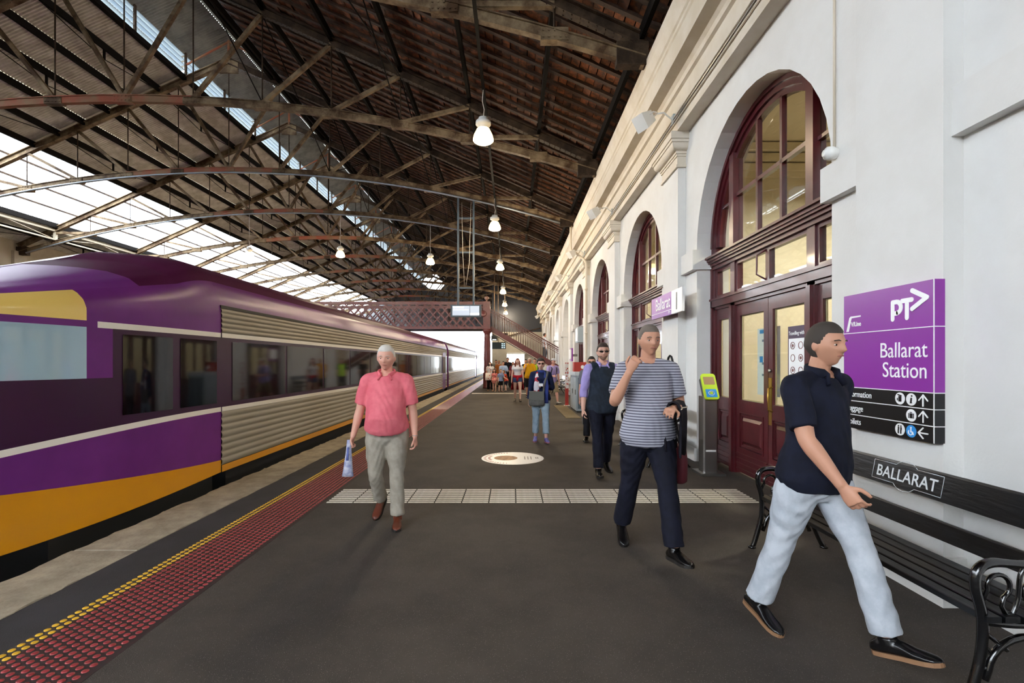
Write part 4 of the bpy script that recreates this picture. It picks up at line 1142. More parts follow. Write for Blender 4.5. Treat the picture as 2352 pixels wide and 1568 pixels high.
rslab(2.665, 2.815, .0, .12, .03, .032, .01).build('touch_pad', sign_blue, hd)
rs_ = MB(); 
for i in range(12):
    a0, a1 = 2*math.pi*i/12, 2*math.pi*(i+1)/12
    rs_.tube([RD(2.74+.04*math.cos(a0), .06+.032*math.sin(a0), .033), RD(2.74+.04*math.cos(a1), .06+.032*math.sin(a1), .033)], .004, 4)
rs_.build('touch_symbol', white_m, hd); rslab(2.72, 2.76, .045, .08, .032, .034, .005).build('touch_mark', lime, hd)

# ================================================================== CABINETS, PIPES, SMALL THINGS
gc = thing('service_cabinet', 'grey blue service cabinet standing against the wall', 'cabinet', (2.4, 15.6, 0))
MB().box(1.99, 2.86, 14.92, 16.4, .05, 1.14).build('body', greycab, gc); b = MB(); b.box(1.94, 2.88, 14.87, 16.45, 1.14, 1.25); b.build('top', M('cabinet_top', '#b9c2c5', .4), gc)
for (ya_, yb_) in ((14.96, 15.64), (15.68, 16.36)):
    do = MB().box(1.975, 1.99, ya_, yb_, .12, 1.08).build('cabinet_door', greycab, gc); MB().box(1.955, 1.975, ya_+.05, ya_+.08, .55, .7).build('handle', steel, do)
for (xa_, xb_) in ((2.03, 2.41), (2.44, 2.82)):
    MB().box(xa_, xb_, 14.905, 14.92, .12, 1.08).build('cabinet_door', M('cabinet_door_paint', '#57666e', .4), gc)
MB().box(2.0, 2.85, 14.94, 16.38, 0, .05).build('base', black_m, gc)
rp = thing('red_notice_box', 'red box with a round white emblem on top of the grey cabinet', 'box', (2.2, 15.7, 1.25))
MB().box(2.02, 2.42, 15.75, 16.1, 1.25, 1.56).build('body', M('red_box', '#a8332a', .4), rp); b = MB(); b.lathe([(.06, -.003), (.06, 0)], (2.30, 15.75, 1.40), 20, 'y'); b.build('emblem', white_m, rp)
rb = thing('red_banner_post', 'narrow red and white banner post beside the grey cabinet', 'banner', (1.97, 17.3, 0))
MB().box(1.90, 2.02, 17.28, 17.34, 0, .62).build('red_panel', MATS['red_box'], rb); MB().box(1.90, 2.02, 17.28, 17.34, .62, 1.55).build('printed_panel', spots_mat('banner_print', '#d9d2cc', '#b5544a', 14, .4), rb)
MB().box(1.86, 2.06, 17.2, 17.42, 0, .02).build('foot', white_m, rb)
pp = thing('purple_poster', 'small purple and white poster panel on the wall past the red banner', 'poster', (2.6, 20.5, 1.6))
MB().box(2.50, 2.56, 20.3, 20.9, 1.6, 2.15).build('panel', purple_s, pp); MB().box(2.46, 2.50, 20.3, 20.9, 1.7, 2.1).build('print', sign_white, pp); MB().box(2.5, 2.78, 20.55, 20.65, 1.8, 1.9).build('arm', steel, pp)
wp = thing('wall_notice', 'white framed notice box on the wall above the purple poster', 'notice', (2.7, 19.5, 2.4))
MB().box(2.62, 2.9, 19.2, 19.9, 2.35, 2.95).build('frame', greycab, wp); MB().box(2.60, 2.62, 19.25, 19.85, 2.4, 2.9).build('sheet', sign_white, wp)
mp = MB().box(1.5, 1.92, 13.4, 17.4, 0, .012).build('floor_plate', M('tan_plate', '#7a6a4a', .8, col2='#685a3e', vscale=5)); tag(mp, 'tan metal cover plate on the platform before the grey cabinet', 'cover plate')
dpipe = thing('downpipe', 'cream drainpipe bending over the cornice and down the wall', 'pipe', (2.72, 17.74, 0))
b = MB(); b.tube(smooth_path([(2.26, 18.6, 7.1), (2.26, 18.6, 6.6), (2.26, 18.6, 6.2), (2.28, 18.55, 5.85), (2.45, 18.2, 5.62), (2.70, 17.78, 5.25), (2.72, 17.74, 4.9), (2.72, 17.74, 3), (2.72, 17.74, .02)], 5), .045, 10); b.build('pipe', cream, dpipe)
b = MB(); 
for z in (1.0, 2.6, 4.2): b.lathe([(.06, 0), (.06, .06)], (2.72, 17.74, z), 12)
b.build('collar', cream, dpipe)
sp_ = thing('wall_bell', 'small round white bell on the wall above the doorway arch', 'bell', (2.85, 4.33, 3.42))
b = MB(); b.lathe([(.0, -.1), (.03, -.1), (.035, -.08), (.055, -.075), (.06, -.03), (.05, 0), (.05, .02)], (2.89, 4.33, 3.42), 16, 'x'); b.build('body', white_m, sp_)
b = MB(); b.tube([(2.885, 4.33, 3.47), (2.885, 4.33, 5.33)], .011, 6); b.build('conduit', cream, sp_)
# posters on and behind the door glass
def wposter(name, lab, x, ya_, yb_, z0_, z1_, mt): 
    p = thing(name, lab, 'poster', (x, (ya_+yb_)/2, z0_)); MB().box(x, x+.004, ya_, yb_, z0_, z1_).build('sheet', mt, p); return p
pa = wposter('travel_poster', 'dark framed travel notice fixed to the door glass beside the brass plate', 3.185, 5.10, 5.58, 1.32, 1.96, M('poster_dark', '#3f2a46', .4))
MB().box(3.183, 3.185, 5.12, 5.56, 1.36, 1.82).build('white_panel', sign_white, pa)
text('Travelling with', .062, sign_white, pa, (3.183, 5.56, 1.86), WX, WY, 'LEFT', .8)
for i in range(3):
    for j in range(3):
        b = MB(); yy_, zz_ = 5.48-j*.15, 1.74-i*.14
        for a in range(10): wstroke(b, (yy_+.04*math.cos(a*.628), zz_+.04*math.sin(a*.628)), (yy_+.04*math.cos((a+1)*.628), zz_+.04*math.sin((a+1)*.628)), .006, 3.183)
        if (i+j) % 2 == 0: wdisc(b, yy_, zz_, .018, 3.183)
        b.build('pictogram', M('poster_brown', '#7a4a44', .6) if (i, j) == (0, 0) else MATS['poster_brown'], pa)
pb = wposter('notice_sheet', 'tall white notice sheet behind the middle door glass', 3.30, 5.95, 6.50, 1.12, 2.0, sign_white)
b = MB()
for i in range(14):
    if i in (4, 5, 9): continue
    b.box(3.298, 3.30, 6.12, 6.12+.16+.05*((i*7) % 3), 1.95-.05*i-.03, 1.95-.05*i)
b.build('print_lines', M('print_slate', '#8090a0', .6), pb); b = MB(); b.box(3.298, 3.30, 6.36, 6.44, 1.55, 1.63); b.box(3.298, 3.30, 6.1, 6.44, 1.93, 1.98); b.build('blue_blocks', sign_blue, pb)
# ceiling lights in the rooms
fl_em = M('tube_glow', '#ffffff', .4, emit='#ffe9c4', estr=6)
for i, (y, lab) in enumerate(((6.0, 'square ceiling light inside the room behind the near doorway'), (10.95, 'ceiling light inside the room behind the second doorway'), (15.9, 'ceiling light inside the room behind the third doorway'), (20.9, 'ceiling light inside the room behind the fourth doorway'))):
    r = thing('ceiling_light', lab, 'ceiling light', (5.4, y, 4.4), 'room ceiling lights')
    MB().box(5.0, 5.8, y-.3, y+.3, 4.42, 4.5).build('housing', white_m, r); MB().box(5.03, 5.77, y-.27, y+.27, 4.405, 4.42).build('diffuser', fl_em, r)
    for dx in (-.3, .3): MB().tube([(5.4+dx, y, 4.5), (5.4+dx, y, 5.3)], .008, 5).build('rod', white_m, r)
    l = bpy.data.lights.new('room_light', 'AREA'); l.shape = 'RECTANGLE'; l.size = .74; l.size_y = .54; l.energy = ROOM_W; l.color = (1, .91, .76)
    lo = bpy.data.objects.new('room_light', l); COL.objects.link(lo); lo.location = (5.4, y, 4.39); adopt(lo, r)
# ================================================================== PEOPLE
BAKE = []
def skinm(name, c): return M(name, c, .5, spec=.4)
skin_a = skinm('skin_fair', '#d09a86'); skin_b = skinm('skin_tan', '#c08c72'); skin_c = skinm('skin_light', '#d3a28d'); skin_p = skinm('skin_pale', '#dcb3a2')
def cloth(name, c, c2=None, rough=.85): return M(name, c, rough, spec=.2, col2=c2, vscale=9, bump=.25, bscale=260, bdist=.003)
lipm = M('lips', '#a05a52', .5); eyew = M('eye_white', '#b9ada6', .3); eyed = M('eye_dark', '#1c1412', .2); lens = M('sunglass_lens', '#08080a', .08, spec=.8)
brow_m = M('brow', '#4a382c', .9)

def remesh_later(o, voxel, smooth=4, wrinkle=0.0, seed=0):
    m = o.modifiers.new('r', 'REMESH'); m.mode = 'VOXEL'; m.voxel_size = voxel; m.use_smooth_shade = True
    s = o.modifiers.new('s', 'SMOOTH'); s.factor = .5; s.iterations = smooth
    BAKE.append((o, wrinkle, seed))
def bake_all():
    dg = bpy.context.evaluated_depsgraph_get()
    for o, wr, seed in BAKE:
        me = bpy.data.meshes.new_from_object(o.evaluated_get(dg)); old = o.data; nm = old.name; mats = [m for m in old.materials]
        o.modifiers.clear(); o.data = me; bpy.data.meshes.remove(old); me.name = nm
        me.materials.clear()
        for m in mats: me.materials.append(m)
        n = len(me.vertices)
        if wr and n:
            co = np.empty(n*3, np.float32); me.vertices.foreach_get('co', co); co = co.reshape(-1, 3)
            no = np.empty(n*3, np.float32); me.vertex_normals.foreach_get('vector', no); no = no.reshape(-1, 3)
            x, y, z = co[:, 0]+seed, co[:, 1]+seed*.7, co[:, 2]
            d = np.sin(38*z+9*np.sin(14*x+6*y)+5*np.sin(11*y))*.45+np.sin(24*z+30*x-17*y+4*np.sin(9*z))*.4+np.sin(61*z-23*x+31*y)*.2
            co += no*(wr*d)[:, None].astype(np.float32); me.vertices.foreach_set('co', co.ravel())
        me.polygons.foreach_set('use_smooth', [True]*len(me.polygons)); me.update()

def head_grid(hh, female=False, nt=56, npn=72, fac=None):
    """returns verts (x lateral, y back, z up) of a sculpted head centred at half height, and faces"""
    vs = []; fs = []
    for i in range(nt+1):
        th = math.pi*i/nt
        for k in range(npn):
            ph = 2*math.pi*k/npn
            st_ = math.sin(th)**(.82 if th < math.pi/2 else 1); ux, uf, uz = st_*math.sin(ph), st_*math.cos(ph), math.cos(th)
            x, f, z = .335*ux, (.40 if uf > 0 else .44)*uf, .5*uz
            j = min(1, max(0, (-.02-z)/.45))
            x *= 1-.38*j**1.3
            if f < 0: f *= 1-.62*min(1, max(0, (-.05-z)/.4))
            if f > 0:
                f *= 1-.10*min(1, max(0, (z-.1)/.35))
                g = lambda a, s: math.exp(-(a/s)**2)
                if f > .1:
                    if -.17 < z < .1: f += .115*g(x, .05)*max(0, min(1, (.1-z)/.22))*(1 if z > -.125 else max(0, 1-(-.125-z)/.045))
                    f -= .055*(g(x-.14, .065)+g(x+.14, .065))*g(z-.01, .05)
                    f += .022*(g(x-.13, .1)+g(x+.13, .1))*g(z-.095, .03)
                    f += .022*g(x, .085)*(g(z+.225, .022)+g(z+.272, .024)); f -= .014*g(x, .085)*g(z+.248, .012)
                    f += .05*g(x, .09)*g(z+.41, .06); f += .016*(g(x-.19, .07)+g(x+.19, .07))*g(z+.1, .07)
            if fac: q = fac(x, f, z); x *= q; f *= q; z = z*(q if z > 0 else 1+(q-1)*.6)
            vs.append((x*hh, -f*hh, z*hh))
    for i in range(nt):
        for k in range(npn):
            k2 = (k+1) % npn; fs.append((i*npn+k, i*npn+k2, (i+1)*npn+k2, (i+1)*npn+k))
    return vs, fs
def sstep(a, b, x):
    t = min(1, max(0, (x-a)/(b-a))); return t*t*(3-2*t)
def hair_fac(style):
    def f(x, fr, z):
        if style == 'bald': hl = sstep(-.2, .0, z)*sstep(.28, .12, z)*sstep(.1, -.02, fr)
        else:
            line = .26 if fr > .2 else (.02 if fr > -.02 else -.30)
            if -.02 < fr <= .2: line = -.0+(.26)*sstep(.06, .22, fr)
            hl = sstep(line-.03, line+.04, z)
        th = {'short': 1.07, 'bald': 1.035, 'buzz': 1.045, 'full': 1.14, 'long': 1.11, 'cap': 1.10}[style]
        return .93+(th-.93)*hl
    return f

class Fig:
    pass
def nrm(v): return Vector(v).normalized()
def person(label, loc, yaw, H, legs, arms, lean=0., side=0., twist=0., head=(0, 0, 0), skin=None, hair=None, top=None, bottom=None, shoes=None,
           build=1.0, belly=0.0, female=False, voxel=.008, group=None, glasses=False, hd=1.0, cap=None, sockm=None, beard=None, collar=None, vest=None, belt=None, liftz=0.0):
    """legs: {'L':(flex,abd,knee,footpitch),'R':...} degrees; arms: {'L':(upper dir, fore dir, palm normal, thumb dir, curl)}; faces -Y, left is +X"""
    root = thing('person', label, 'person', (loc[0], loc[1], loc[2] if len(loc) > 2 else 0), group, local=True, rotz=math.radians(yaw))
    F = Fig(); F.root = root; F.H = H
    S = nrm((math.sin(side), -math.sin(lean), math.cos(lean)))
    Rv = nrm((math.cos(twist), math.sin(twist), 0)); Pv = nrm((math.cos(-twist*.6), math.sin(-twist*.6), 0))
    P = Vector((0, 0, 0))
    sw = .096 if female else .107
    hw = .052
    D = math.radians
    J = {}
    for s, sg in (('L', 1), ('R', -1)):
        fl, ab, kn, fp = legs[s]
        hip = P+Pv*(sg*hw*H)-Vector((0, 0, .01*H))
        td = Vector((sg*math.sin(D(ab)), -math.sin(D(fl))*math.cos(D(ab)), -math.cos(D(fl))*math.cos(D(ab))))
        knee = hip+td*.245*H
        a2 = D(fl-kn); sd = Vector((sg*math.sin(D(ab))*.6, -math.sin(a2), -math.cos(a2))).normalized()
        ank = knee+sd*.243*H
        fd = nrm((sg*.14, -math.cos(D(fp)), math.sin(D(fp)))); fu = nrm(Vector((0, 0, 1))-fd*fd.z) if abs(fd.z) < .9 else nrm(Vector((0, -1, 0)))
        J[s] = (hip, knee, ank, fd, fu)
    # ground contact: lowest point of the soles
    lo = 1e9
    for s in 'LR':
        hip, knee, ank, fd, fu = J[s]
        for t in (-.045, .115): lo = min(lo, (ank-fu*.042*H+fd*t*H).z)
    up = Vector((0, 0, -lo+liftz+.003))
    P = P+up; J = {s: (a+up, b+up, c+up, d, e) for s, (a, b, c, d, e) in J.items()}
    neck = P+S*.30*H
    F.P, F.S, F.neck, F.R = P, S, neck, Rv
    A = {}
    for s, sg in (('L', 1), ('R', -1)):
        ud, fdv = nrm(arms[s][0]), nrm(arms[s][1])
        sh = neck-S*.030*H+Rv*(sg*sw*H*(.93+.07*build)); el = sh+ud*.172*H; wr = el+fdv*.148*H
        A[s] = (sh, el, wr, ud, fdv)
    F.A = A; F.J = J
    fwd = (0, -1, 0)
    bw = build; be = belly
    TR = [(-.085, .045, .050, 0), (-.06, .082*bw, .066, 0), (-.02, .099*bw, .072, 0), (.03, .094*bw, .069+.35*be, .35*be), (.08, .086*bw, .064+.55*be, .6*be), (.12, .086*bw, .063+.45*be, .5*be),
          (.17, .091*bw, .066+.2*be, .2*be), (.22, .099*(.93 if female else 1.02), .066+(.012 if female else 0), .012 if female else 0), (.255, .096 if not female else .086, .058, 0), (.28, .074 if not female else .066, .048, 0), (.305, .044, .036, 0)]
    if female: TR = [(t, w*(1.04 if t < .03 else (.88 if .05 < t < .2 else 1)), d, o) for (t, w, d, o) in TR]
    def torso(b, t0, t1, infl, n=22, flare=0.0):
        ts = sorted(set([t0, t1]+[r[0] for r in TR if t0 < r[0] < t1]))
        pts, rs = [], []
        for t in ts:
            w, d, o = (float(np.interp(t, [r[0] for r in TR], [r[i] for r in TR])) for i in (1, 2, 3))
            fl = flare*min(1, max(0, (.10-t)/.10))
            tw = P+S*(t*H); pts.append(tw+Vector(fwd)*o*H); rs.append((w*H+infl+fl, d*H+infl+fl))
        # small rounded caps
        b.tube(pts, rs, n, ref=fwd)
    def limb(b, pts3, prof, f0, f1, infl, n=14):
        a, m, e = pts3
        out, rs = [], []
        fr = sorted(set([f0, f1]+[p[0] for p in prof if f0 < p[0] < f1]+[.46, .5, .54]))
        fr = [f for f in fr if f0 <= f <= f1]
        for f in fr:
            p = a.lerp(m, f*2) if f <= .5 else m.lerp(e, f*2-1)
            if f in (.5,): p = p*.7+(a.lerp(m, .92)+m.lerp(e, .08))*.15
            r = float(np.interp(f, [q[0] for q in prof], [q[1] for q in prof]))
            out.append(p); rs.append(r*H+infl)
        b.tube(out, rs, n, ref=(0, -1, 0) if abs((e-a).normalized().y) < .9 else (0, 0, 1))
        b.sphere(out[0], rs[0]*.98, n, 8)
        return out, rs
    LEG = [(0, .055*bw), (.12, .054*bw), (.3, .045*bw), (.45, .036), (.5, .033), (.56, .031), (.68, .034), (.8, .027), (.93, .021), (1, .020)]
    ARM = [(0, .031), (.1, .032), (.3, .029), (.45, .025), (.5, .024), (.6, .0255), (.75, .022), (.93, .0165), (1, .016)]
    if female: ARM = [(f, r*.85) for f, r in ARM]
    if hd > 1.1: LEG = [(f, r*1.08) for f, r in LEG]
    # ---- head frame
    hh = .136*H*hd
    Hm = Euler((head[0], head[1], head[2]), 'XYZ').to_matrix()
    hc = neck+S*(.024*H)+S*(.075*H*hd if hd > 1.1 else .073*H)+Vector((0, -.018*H, 0))
    F.hc, F.hh, F.Hm = hc, hh, Hm
    def HP(x, f, z): return hc+Hm @ Vector((x*hh, -f*hh, z*hh))
    F.HP = HP
    # ---- body
    b = MB(); torso(b, -.085, .305, 0)
    b.tube([neck-S*.03*H, neck+S*.02*H, hc-S*.25*hh+Vector((0, .06*hh, 0))], [.040*H*(.85 if female else 1), .031*H*(.85 if female else 1), .031*H*(.85 if female else 1)], 16, ref=fwd)
    for s, sg in (('L', 1), ('R', -1)):
        hip, knee, ank, fd, fu = J[s]; limb(b, (hip, knee, ank), LEG, 0, 1, 0)
        base = ank-fu*.038*H
        b.tube([base+fd*t*.80*H+fu*(h_*H/2+.004) for (t, w_, h_) in FOOT], [(w_*H*.72, h_*H/2*.72) for (t, w_, h_) in FOOT], 12, ref=fu)
        sh, el, wr, ud, fdv = A[s]; limb(b, (sh, el, wr), ARM, 0, 1, 0)
        b.tube([neck-S*.004*H, neck.lerp(sh, .5)+S*.001*H, sh], [.034*H, .031*H, .031*H*(.85 if female else 1)], 12, ref=fwd)
        hand(b, wr, fdv if len(arms[s]) < 6 else nrm(arms[s][5]), arms[s][2], arms[s][3], arms[s][4], H*(1.0 if hd < 1.1 else 1.0))
    hv, hf = head_grid(hh, female)
    b.add([tuple(hc+Hm @ Vector(v)) for v in hv], hf, True)
    for sg in (-1, 1):
        e = HP(sg*.335, -.03, -.03); b.sphere(e, (.035*hh, .07*hh, .115*hh), 10, 8)
    o = b.build('body', skin or skin_a, root); remesh_later(o, voxel*.92 if voxel < .01 else voxel, 2)
    # ---- face details
    ey = MB(); ei = MB(); ebr = MB()
    for sg in (-1, 1):
        c = HP(sg*.14, .318, .005); ey.sphere(c, (.038*hh, .034*hh, .022*hh), 10, 8); ei.sphere(HP(sg*.14, .338, .005), .021*hh, 8, 6)
        ebr.tube([HP(sg*.06, .385, .095), HP(sg*.13, .385, .115), HP(sg*.21, .34, .095)], .012*hh, 6)
    if not glasses: ey.build('eyes', eyew, root); ei.build('irises', eyed, root)
    ebr.build('eyebrows', brow_m if hair is None else hair[1], root)
    MB().tube([HP(-.095, .345, -.245), HP(-.03, .392, -.235), HP(.03, .392, -.235), HP(.095, .345, -.245)], [(.006*hh, .006*hh), (.016*hh, .014*hh), (.016*hh, .014*hh), (.006*hh, .006*hh)], 8).build('lips', lipm, root)
    if glasses:
        g = MB()
        for sg in (-1, 1):
            n = 12; pts = []
            for i in range(n):
                a = 2*math.pi*i/n; pts.append((sg*.145+.115*math.cos(a), .02+.062*math.sin(a)*(1.0 if math.sin(a) < 0 else .85)))
            fr_ = [HP(p[0], .43-.5*(abs(p[0])-.05)**2*2.4, p[1]) for p in pts]; bk = [HP(p[0], .41-.5*(abs(p[0])-.05)**2*2.4, p[1]) for p in pts]
            g.add(fr_+bk, [tuple(range(n)), tuple(range(n, 2*n))[::-1]]+[(i, (i+1) % n, n+(i+1) % n, n+i) for i in range(n)])
            g.tube([HP(sg*.25, .37, .05), HP(sg*.33, .25, .05), HP(sg*.36, -.02, .03)], .012*hh, 6)
        g.tube([HP(-.04, .43, .045), HP(.04, .43, .045)], .014*hh, 6)
        g.build('sunglasses' if glasses is True else 'glasses', lens if glasses is True else glasses, root)
    # ---- hair
    if hair:
        st, hm = hair[0], hair[1]
        v, f = head_grid(hh, female, 40, 56, hair_fac(st)); b = MB(); b.add([tuple(hc+Hm @ Vector(p)) for p in v], f, True)
        if st == 'long':
            L_ = hair[2] if len(hair) > 2 else 1.0
            for sg in (-1, 1):
                b.tube([HP(sg*.22, -.05, .35), HP(sg*.37, .03, .0), HP(sg*.40, .10, -.45), HP(sg*.38, .16, -.45-.35*L_), HP(sg*.30, .18, -.5-.75*L_)], [.08*hh, .11*hh, .15*hh, .15*hh, .04*hh], 10)
            b.tube([HP(0, -.25, .3), HP(0, -.42, -.1), HP(0, -.40, -.6), HP(0, -.38, -.6-.5*L_)], [(.22*hh, .1*hh), (.33*hh, .12*hh), (.34*hh, .1*hh), (.2*hh, .05*hh)], 14, ref=fwd)
            o = b.build('hair', hm, root); remesh_later(o, max(voxel, .008), 3, .003, 3)
        elif st == 'full':
            b.sphere(HP(0, -.38, .22), (.2*hh, .18*hh, .2*hh), 14, 10)
            o = b.build('hair', hm, root); remesh_later(o, max(voxel, .007), 2, .002, 2)
        else: b.build('hair', hm, root)
    if beard:
        b = MB(); n = 16
        v, f = head_grid(hh, female, 40, 56, lambda x, fr, z: (.93+.095*sstep(-.17, -.24, z)*sstep(-.1, .05, fr)*(1-.7*math.exp(-((z+.25)/.05)**2-(x/.11)**2))))
        b.add([tuple(hc+Hm @ Vector(p)) for p in v], f, True); b.build('beard', beard, root)
    if cap:
        v, f = head_grid(hh*1.0, female, 40, 56, lambda x, fr, z: .9+.22*sstep(.16, .2, z)); b = MB(); b.add([tuple(hc+Hm @ Vector(p)) for p in v], f, True)
        c_ = b.build('cap', cap[0], root)
        if cap[1] == 'peak': MB().add([HP(-.3, .3, .22), HP(.3, .3, .22), HP(.22, .68, .14), HP(-.22, .68, .14), HP(-.3, .3, .25), HP(.3, .3, .25), HP(.22, .68, .17), HP(-.22, .68, .17)], [(0,1,2,3), (7,6,5,4), (0,4,5,1), (1,5,6,2), (2,6,7,3), (3,7,4,0)]).build('peak', cap[0], c_)
        else:
            k = MB(); rows = []
            for q in (.36, .62):
                rows.append([HP(q*math.cos(a)*1.0, q*math.sin(a)*1.15, .2-.1*(q-.36)) for a in zs(0, 2*math.pi, 24)])
            k.strip(rows); k.build('brim', cap[0], c_)
    # ---- clothes
    cv = max(voxel*1.15, .009)
    if bottom:
        mt, ln, infl, flare = bottom
        b = MB()
        torso(b, -.085, .03 if belly > .05 else .06, infl+.004)
        for s in 'LR':
            hip, knee, ank, fd, fu = J[s]
            pr = [(f, max(r, (.0+flare[0] if f < .5 else flare[1]))) for f, r in LEG]
            limb(b, (hip, knee, ank+(knee-ank).normalized()*0), pr, 0, ln, infl)
        o = b.build('trousers' if ln > .7 else 'shorts', mt, root); remesh_later(o, cv, 3, .0045, 1.3)
    if top:
        mt, slv, hem, infl = top[:4]
        b = MB(); torso(b, hem, .296, infl, flare=top[4] if len(top) > 4 else .018)
        for s in 'LR':
            sh, el, wr, ud, fdv = A[s]
            b.tube([neck-S*.012*H, neck.lerp(sh, .5)-S*.002*H, sh], [.034*H+infl*.3, .031*H+infl*.7, .031*H*(.9 if female else 1)+infl*.8], 12, ref=fwd)
            if slv > 0.05:
                pr = [(f, max(r, .024 if slv < .6 else .02)) for f, r in ARM]
                limb(b, (sh, el, wr), [(f, r+(.006*sstep(.0, slv, f) if slv < .6 else .003)) for f, r in pr], 0, slv, infl*.8)
        o = b.build('shirt', mt, root); remesh_later(o, cv, 3, .0035, .4)
    if vest:
        b = MB(); torso(b, -.07, .286, vest[1], flare=.022)
        for s, sg in (('L', 1), ('R', -1)):
            sh = A[s][0]; b.tube([neck-S*.024*H+Rv*(sg*.035*H), neck.lerp(sh, .8)-S*.008*H], [.046*H, .036*H+vest[1]], 12, ref=fwd)
        o = b.build('vest', vest[0], root); remesh_later(o, cv, 3, .003, 2.2)
    if collar:
        c0 = neck+S*.010*H
        b = MB()
        for sg in (-1, 1):
            pts = [c0+Vector((sg*.046*H*math.sin(a)*(.95), .042*H*math.cos(a)-.010*H, .012*H-.020*H*(1-math.cos(a))*.5)) for a in zs(0, 2.6, 9)]
            pts.append(pts[-1]+Vector((sg*.014*H, -.012*H, -.03*H)))
            b.tube(pts, [(.006*H, .018*H)]*9+[(.004*H, .010*H)], 8, ref=(0, 0, 1))
        b.build('collar', collar, root)
    if belt:
        b = MB(); t = .045
        w, d, o_ = (float(np.interp(t, [r[0] for r in TR], [r[i] for r in TR])) for i in (1, 2, 3))
        c0 = P+S*t*H+Vector(fwd)*o_*H
        b.tube([c0+Pv*((w*H+.016)*math.cos(a))+Vector((0, (d*H+.016)*math.sin(a), 0)) for a in zs(0, 2*math.pi, 28)[:-1]], (.004, .016) and [(.005, .017)]*28, 6, closed=True, ref=(0, 0, 1)); b.build('belt', belt, root)
    if shoes:
        for s in 'LR':
            hip, knee, ank, fd, fu = J[s]; base = ank-fu*.042*H
            b = MB(); b.tube([base+fd*t*H+fu*(h_*H/2+.004) for (t, w_, h_) in FOOT], [(w_*H, h_*H/2) for (t, w_, h_) in FOOT], 14, ref=fu)
            b.tube([base+fu*.03*H, ank+fu*.012*H], [.026*H, .024*H], 12, ref=fd)
            so = b.build('shoe', shoes[0], root)
            if voxel < .013: remesh_later(so, .006, 2)
            b = MB(); rows = []
            prof_ = [(t, w_) for (t, w_, h_) in FOOT]
            L1 = [base+fd*t*H+fd.cross(fu).normalized()*(w_*H*1.04) for t, w_ in prof_]; R1 = [base+fd*t*H-fd.cross(fu).normalized()*(w_*H*1.04) for t, w_ in prof_]
            loop = L1+R1[::-1]; n = len(loop)
            b.add([p+fu*.011*H for p in loop]+[p-fu*.001*H for p in loop], [tuple(range(n)), tuple(range(n, 2*n))[::-1]]+[(i, (i+1) % n, n+(i+1) % n, n+i) for i in range(n)])
            b.build('sole', shoes[1], so)
            if sockm:
                k = MB(); k.tube([ank+fu*.0*H, ank.lerp(knee, .22)], [.023*H, .026*H], 12); k.build('sock', sockm, root)
    return F
FOOT = [(-.052, .008, .016), (-.044, .017, .032), (-.025, .0205, .046), (0, .021, .052), (.03, .0215, .044), (.06, .0255, .031), (.085, .0265, .025), (.105, .022, .020), (.117, .012, .014), (.121, .004, .008)]
def hand(b, wr, d, n, t, curl, H):
    d = nrm(d); n = Vector(n); n = (n-d*n.dot(d)).normalized(); t = Vector(t); t = t-d*t.dot(d)-n*n.dot(t); t.normalize()
    b.tube([wr-d*.012*H, wr+d*.012*H, wr+d*.035*H, wr+d*.054*H], [(.014*H, .012*H), (.018*H, .0115*H), (.0235*H, .0115*H), (.0225*H, .0095*H)], 12, ref=n)
    for i, (lt, ln) in enumerate(((.0180, .040), (.0062, .045), (-.0060, .042), (-.0178, .033))):
        p = wr+d*.050*H+t*lt*H; pts = [p-d*.012*H, p]; ang = 0
        for sgm, fr in enumerate((.45, .31, .24)):
            ang += curl*(.75, .95, .6)[sgm]*(1+.08*i); dd = d*math.cos(ang)+n*math.sin(ang)+t*(lt*6*(1-.5*min(1, curl))); p = p+dd.normalized()*ln*fr*H; pts.append(p)
        b.tube(pts, [.0050*H, .0049*H, .0046*H, .0042*H, .0033*H], 8, ref=n)
    p = wr+d*.014*H+t*.016*H; q = p+(d*.6+t*.75+n*.25).normalized()*.022*H; r = q+(d*.9+t*.25+n*.5*curl).normalized()*.018*H; s = r+(d*.95+n*.6*curl).normalized()*.014*H
    b.tube([p-t*.006*H, p, q, r, s], [.008*H, .0075*H, .0065*H, .0058*H, .004*H], 8, ref=n)

DN = (0, 0, -1)
def hang(sg, out=.12, fw=.05, fold=.12, curl=.55):
    """a relaxed arm: upper and forearm directions, palm in, thumb forward"""
    return ((sg*out, -fw, -1), (sg*out*.6, -fw-fold, -1), (-sg, 0, 0), (0, -1, 0), curl)

# ---- 1 older man in a pink polo
pinkm = cloth('pink_cotton', '#d9707a', '#d0646f'); greyt = cloth('grey_beige_trousers', '#9f978a', '#90887c'); brownshoe = M('brown_leather', '#5c2a1a', .35); soleb = M('sole_dark', '#1a1512', .7)
whitehair = M('white_hair', '#c9c2ba', .8, bump=.4, bscale=120)
p1 = person('older man in a pink polo shirt and grey trousers walking with a newspaper', (-1.19, 4.62), 2, 1.70,
       {'L': (4, 1, 6, 0), 'R': (2, 3, 42, -32)}, {'R': ((-.26, .02, -1), (-.24, -.10, -1), (1, 0, 0), (0, -1, 0), 1.3), 'L': ((.20, .04, -1), (.12, -.22, -1), (-1, 0, 0), (0, -1, 0), .8)},
       lean=.03, head=(.12, .0, .0), skin=skin_a, hair=('buzz', whitehair), hd=1.05, top=(pinkm, .40, .010, .018, .010), bottom=(greyt, .965, .010, (.0, .034)), shoes=(brownshoe, soleb),
       build=1.14, belly=.062, voxel=.0068, collar=pinkm)
w = p1.A['R'][2]; wd = Matrix.Rotation(math.radians(2), 3, 'Z')
def world(F, p): return F.root.matrix_basis @ Vector(p)
for _o in [p1.root]: _o.matrix_basis = Matrix.Translation(_o.location) @ Matrix.Rotation(_o.rotation_euler.z, 4, 'Z')
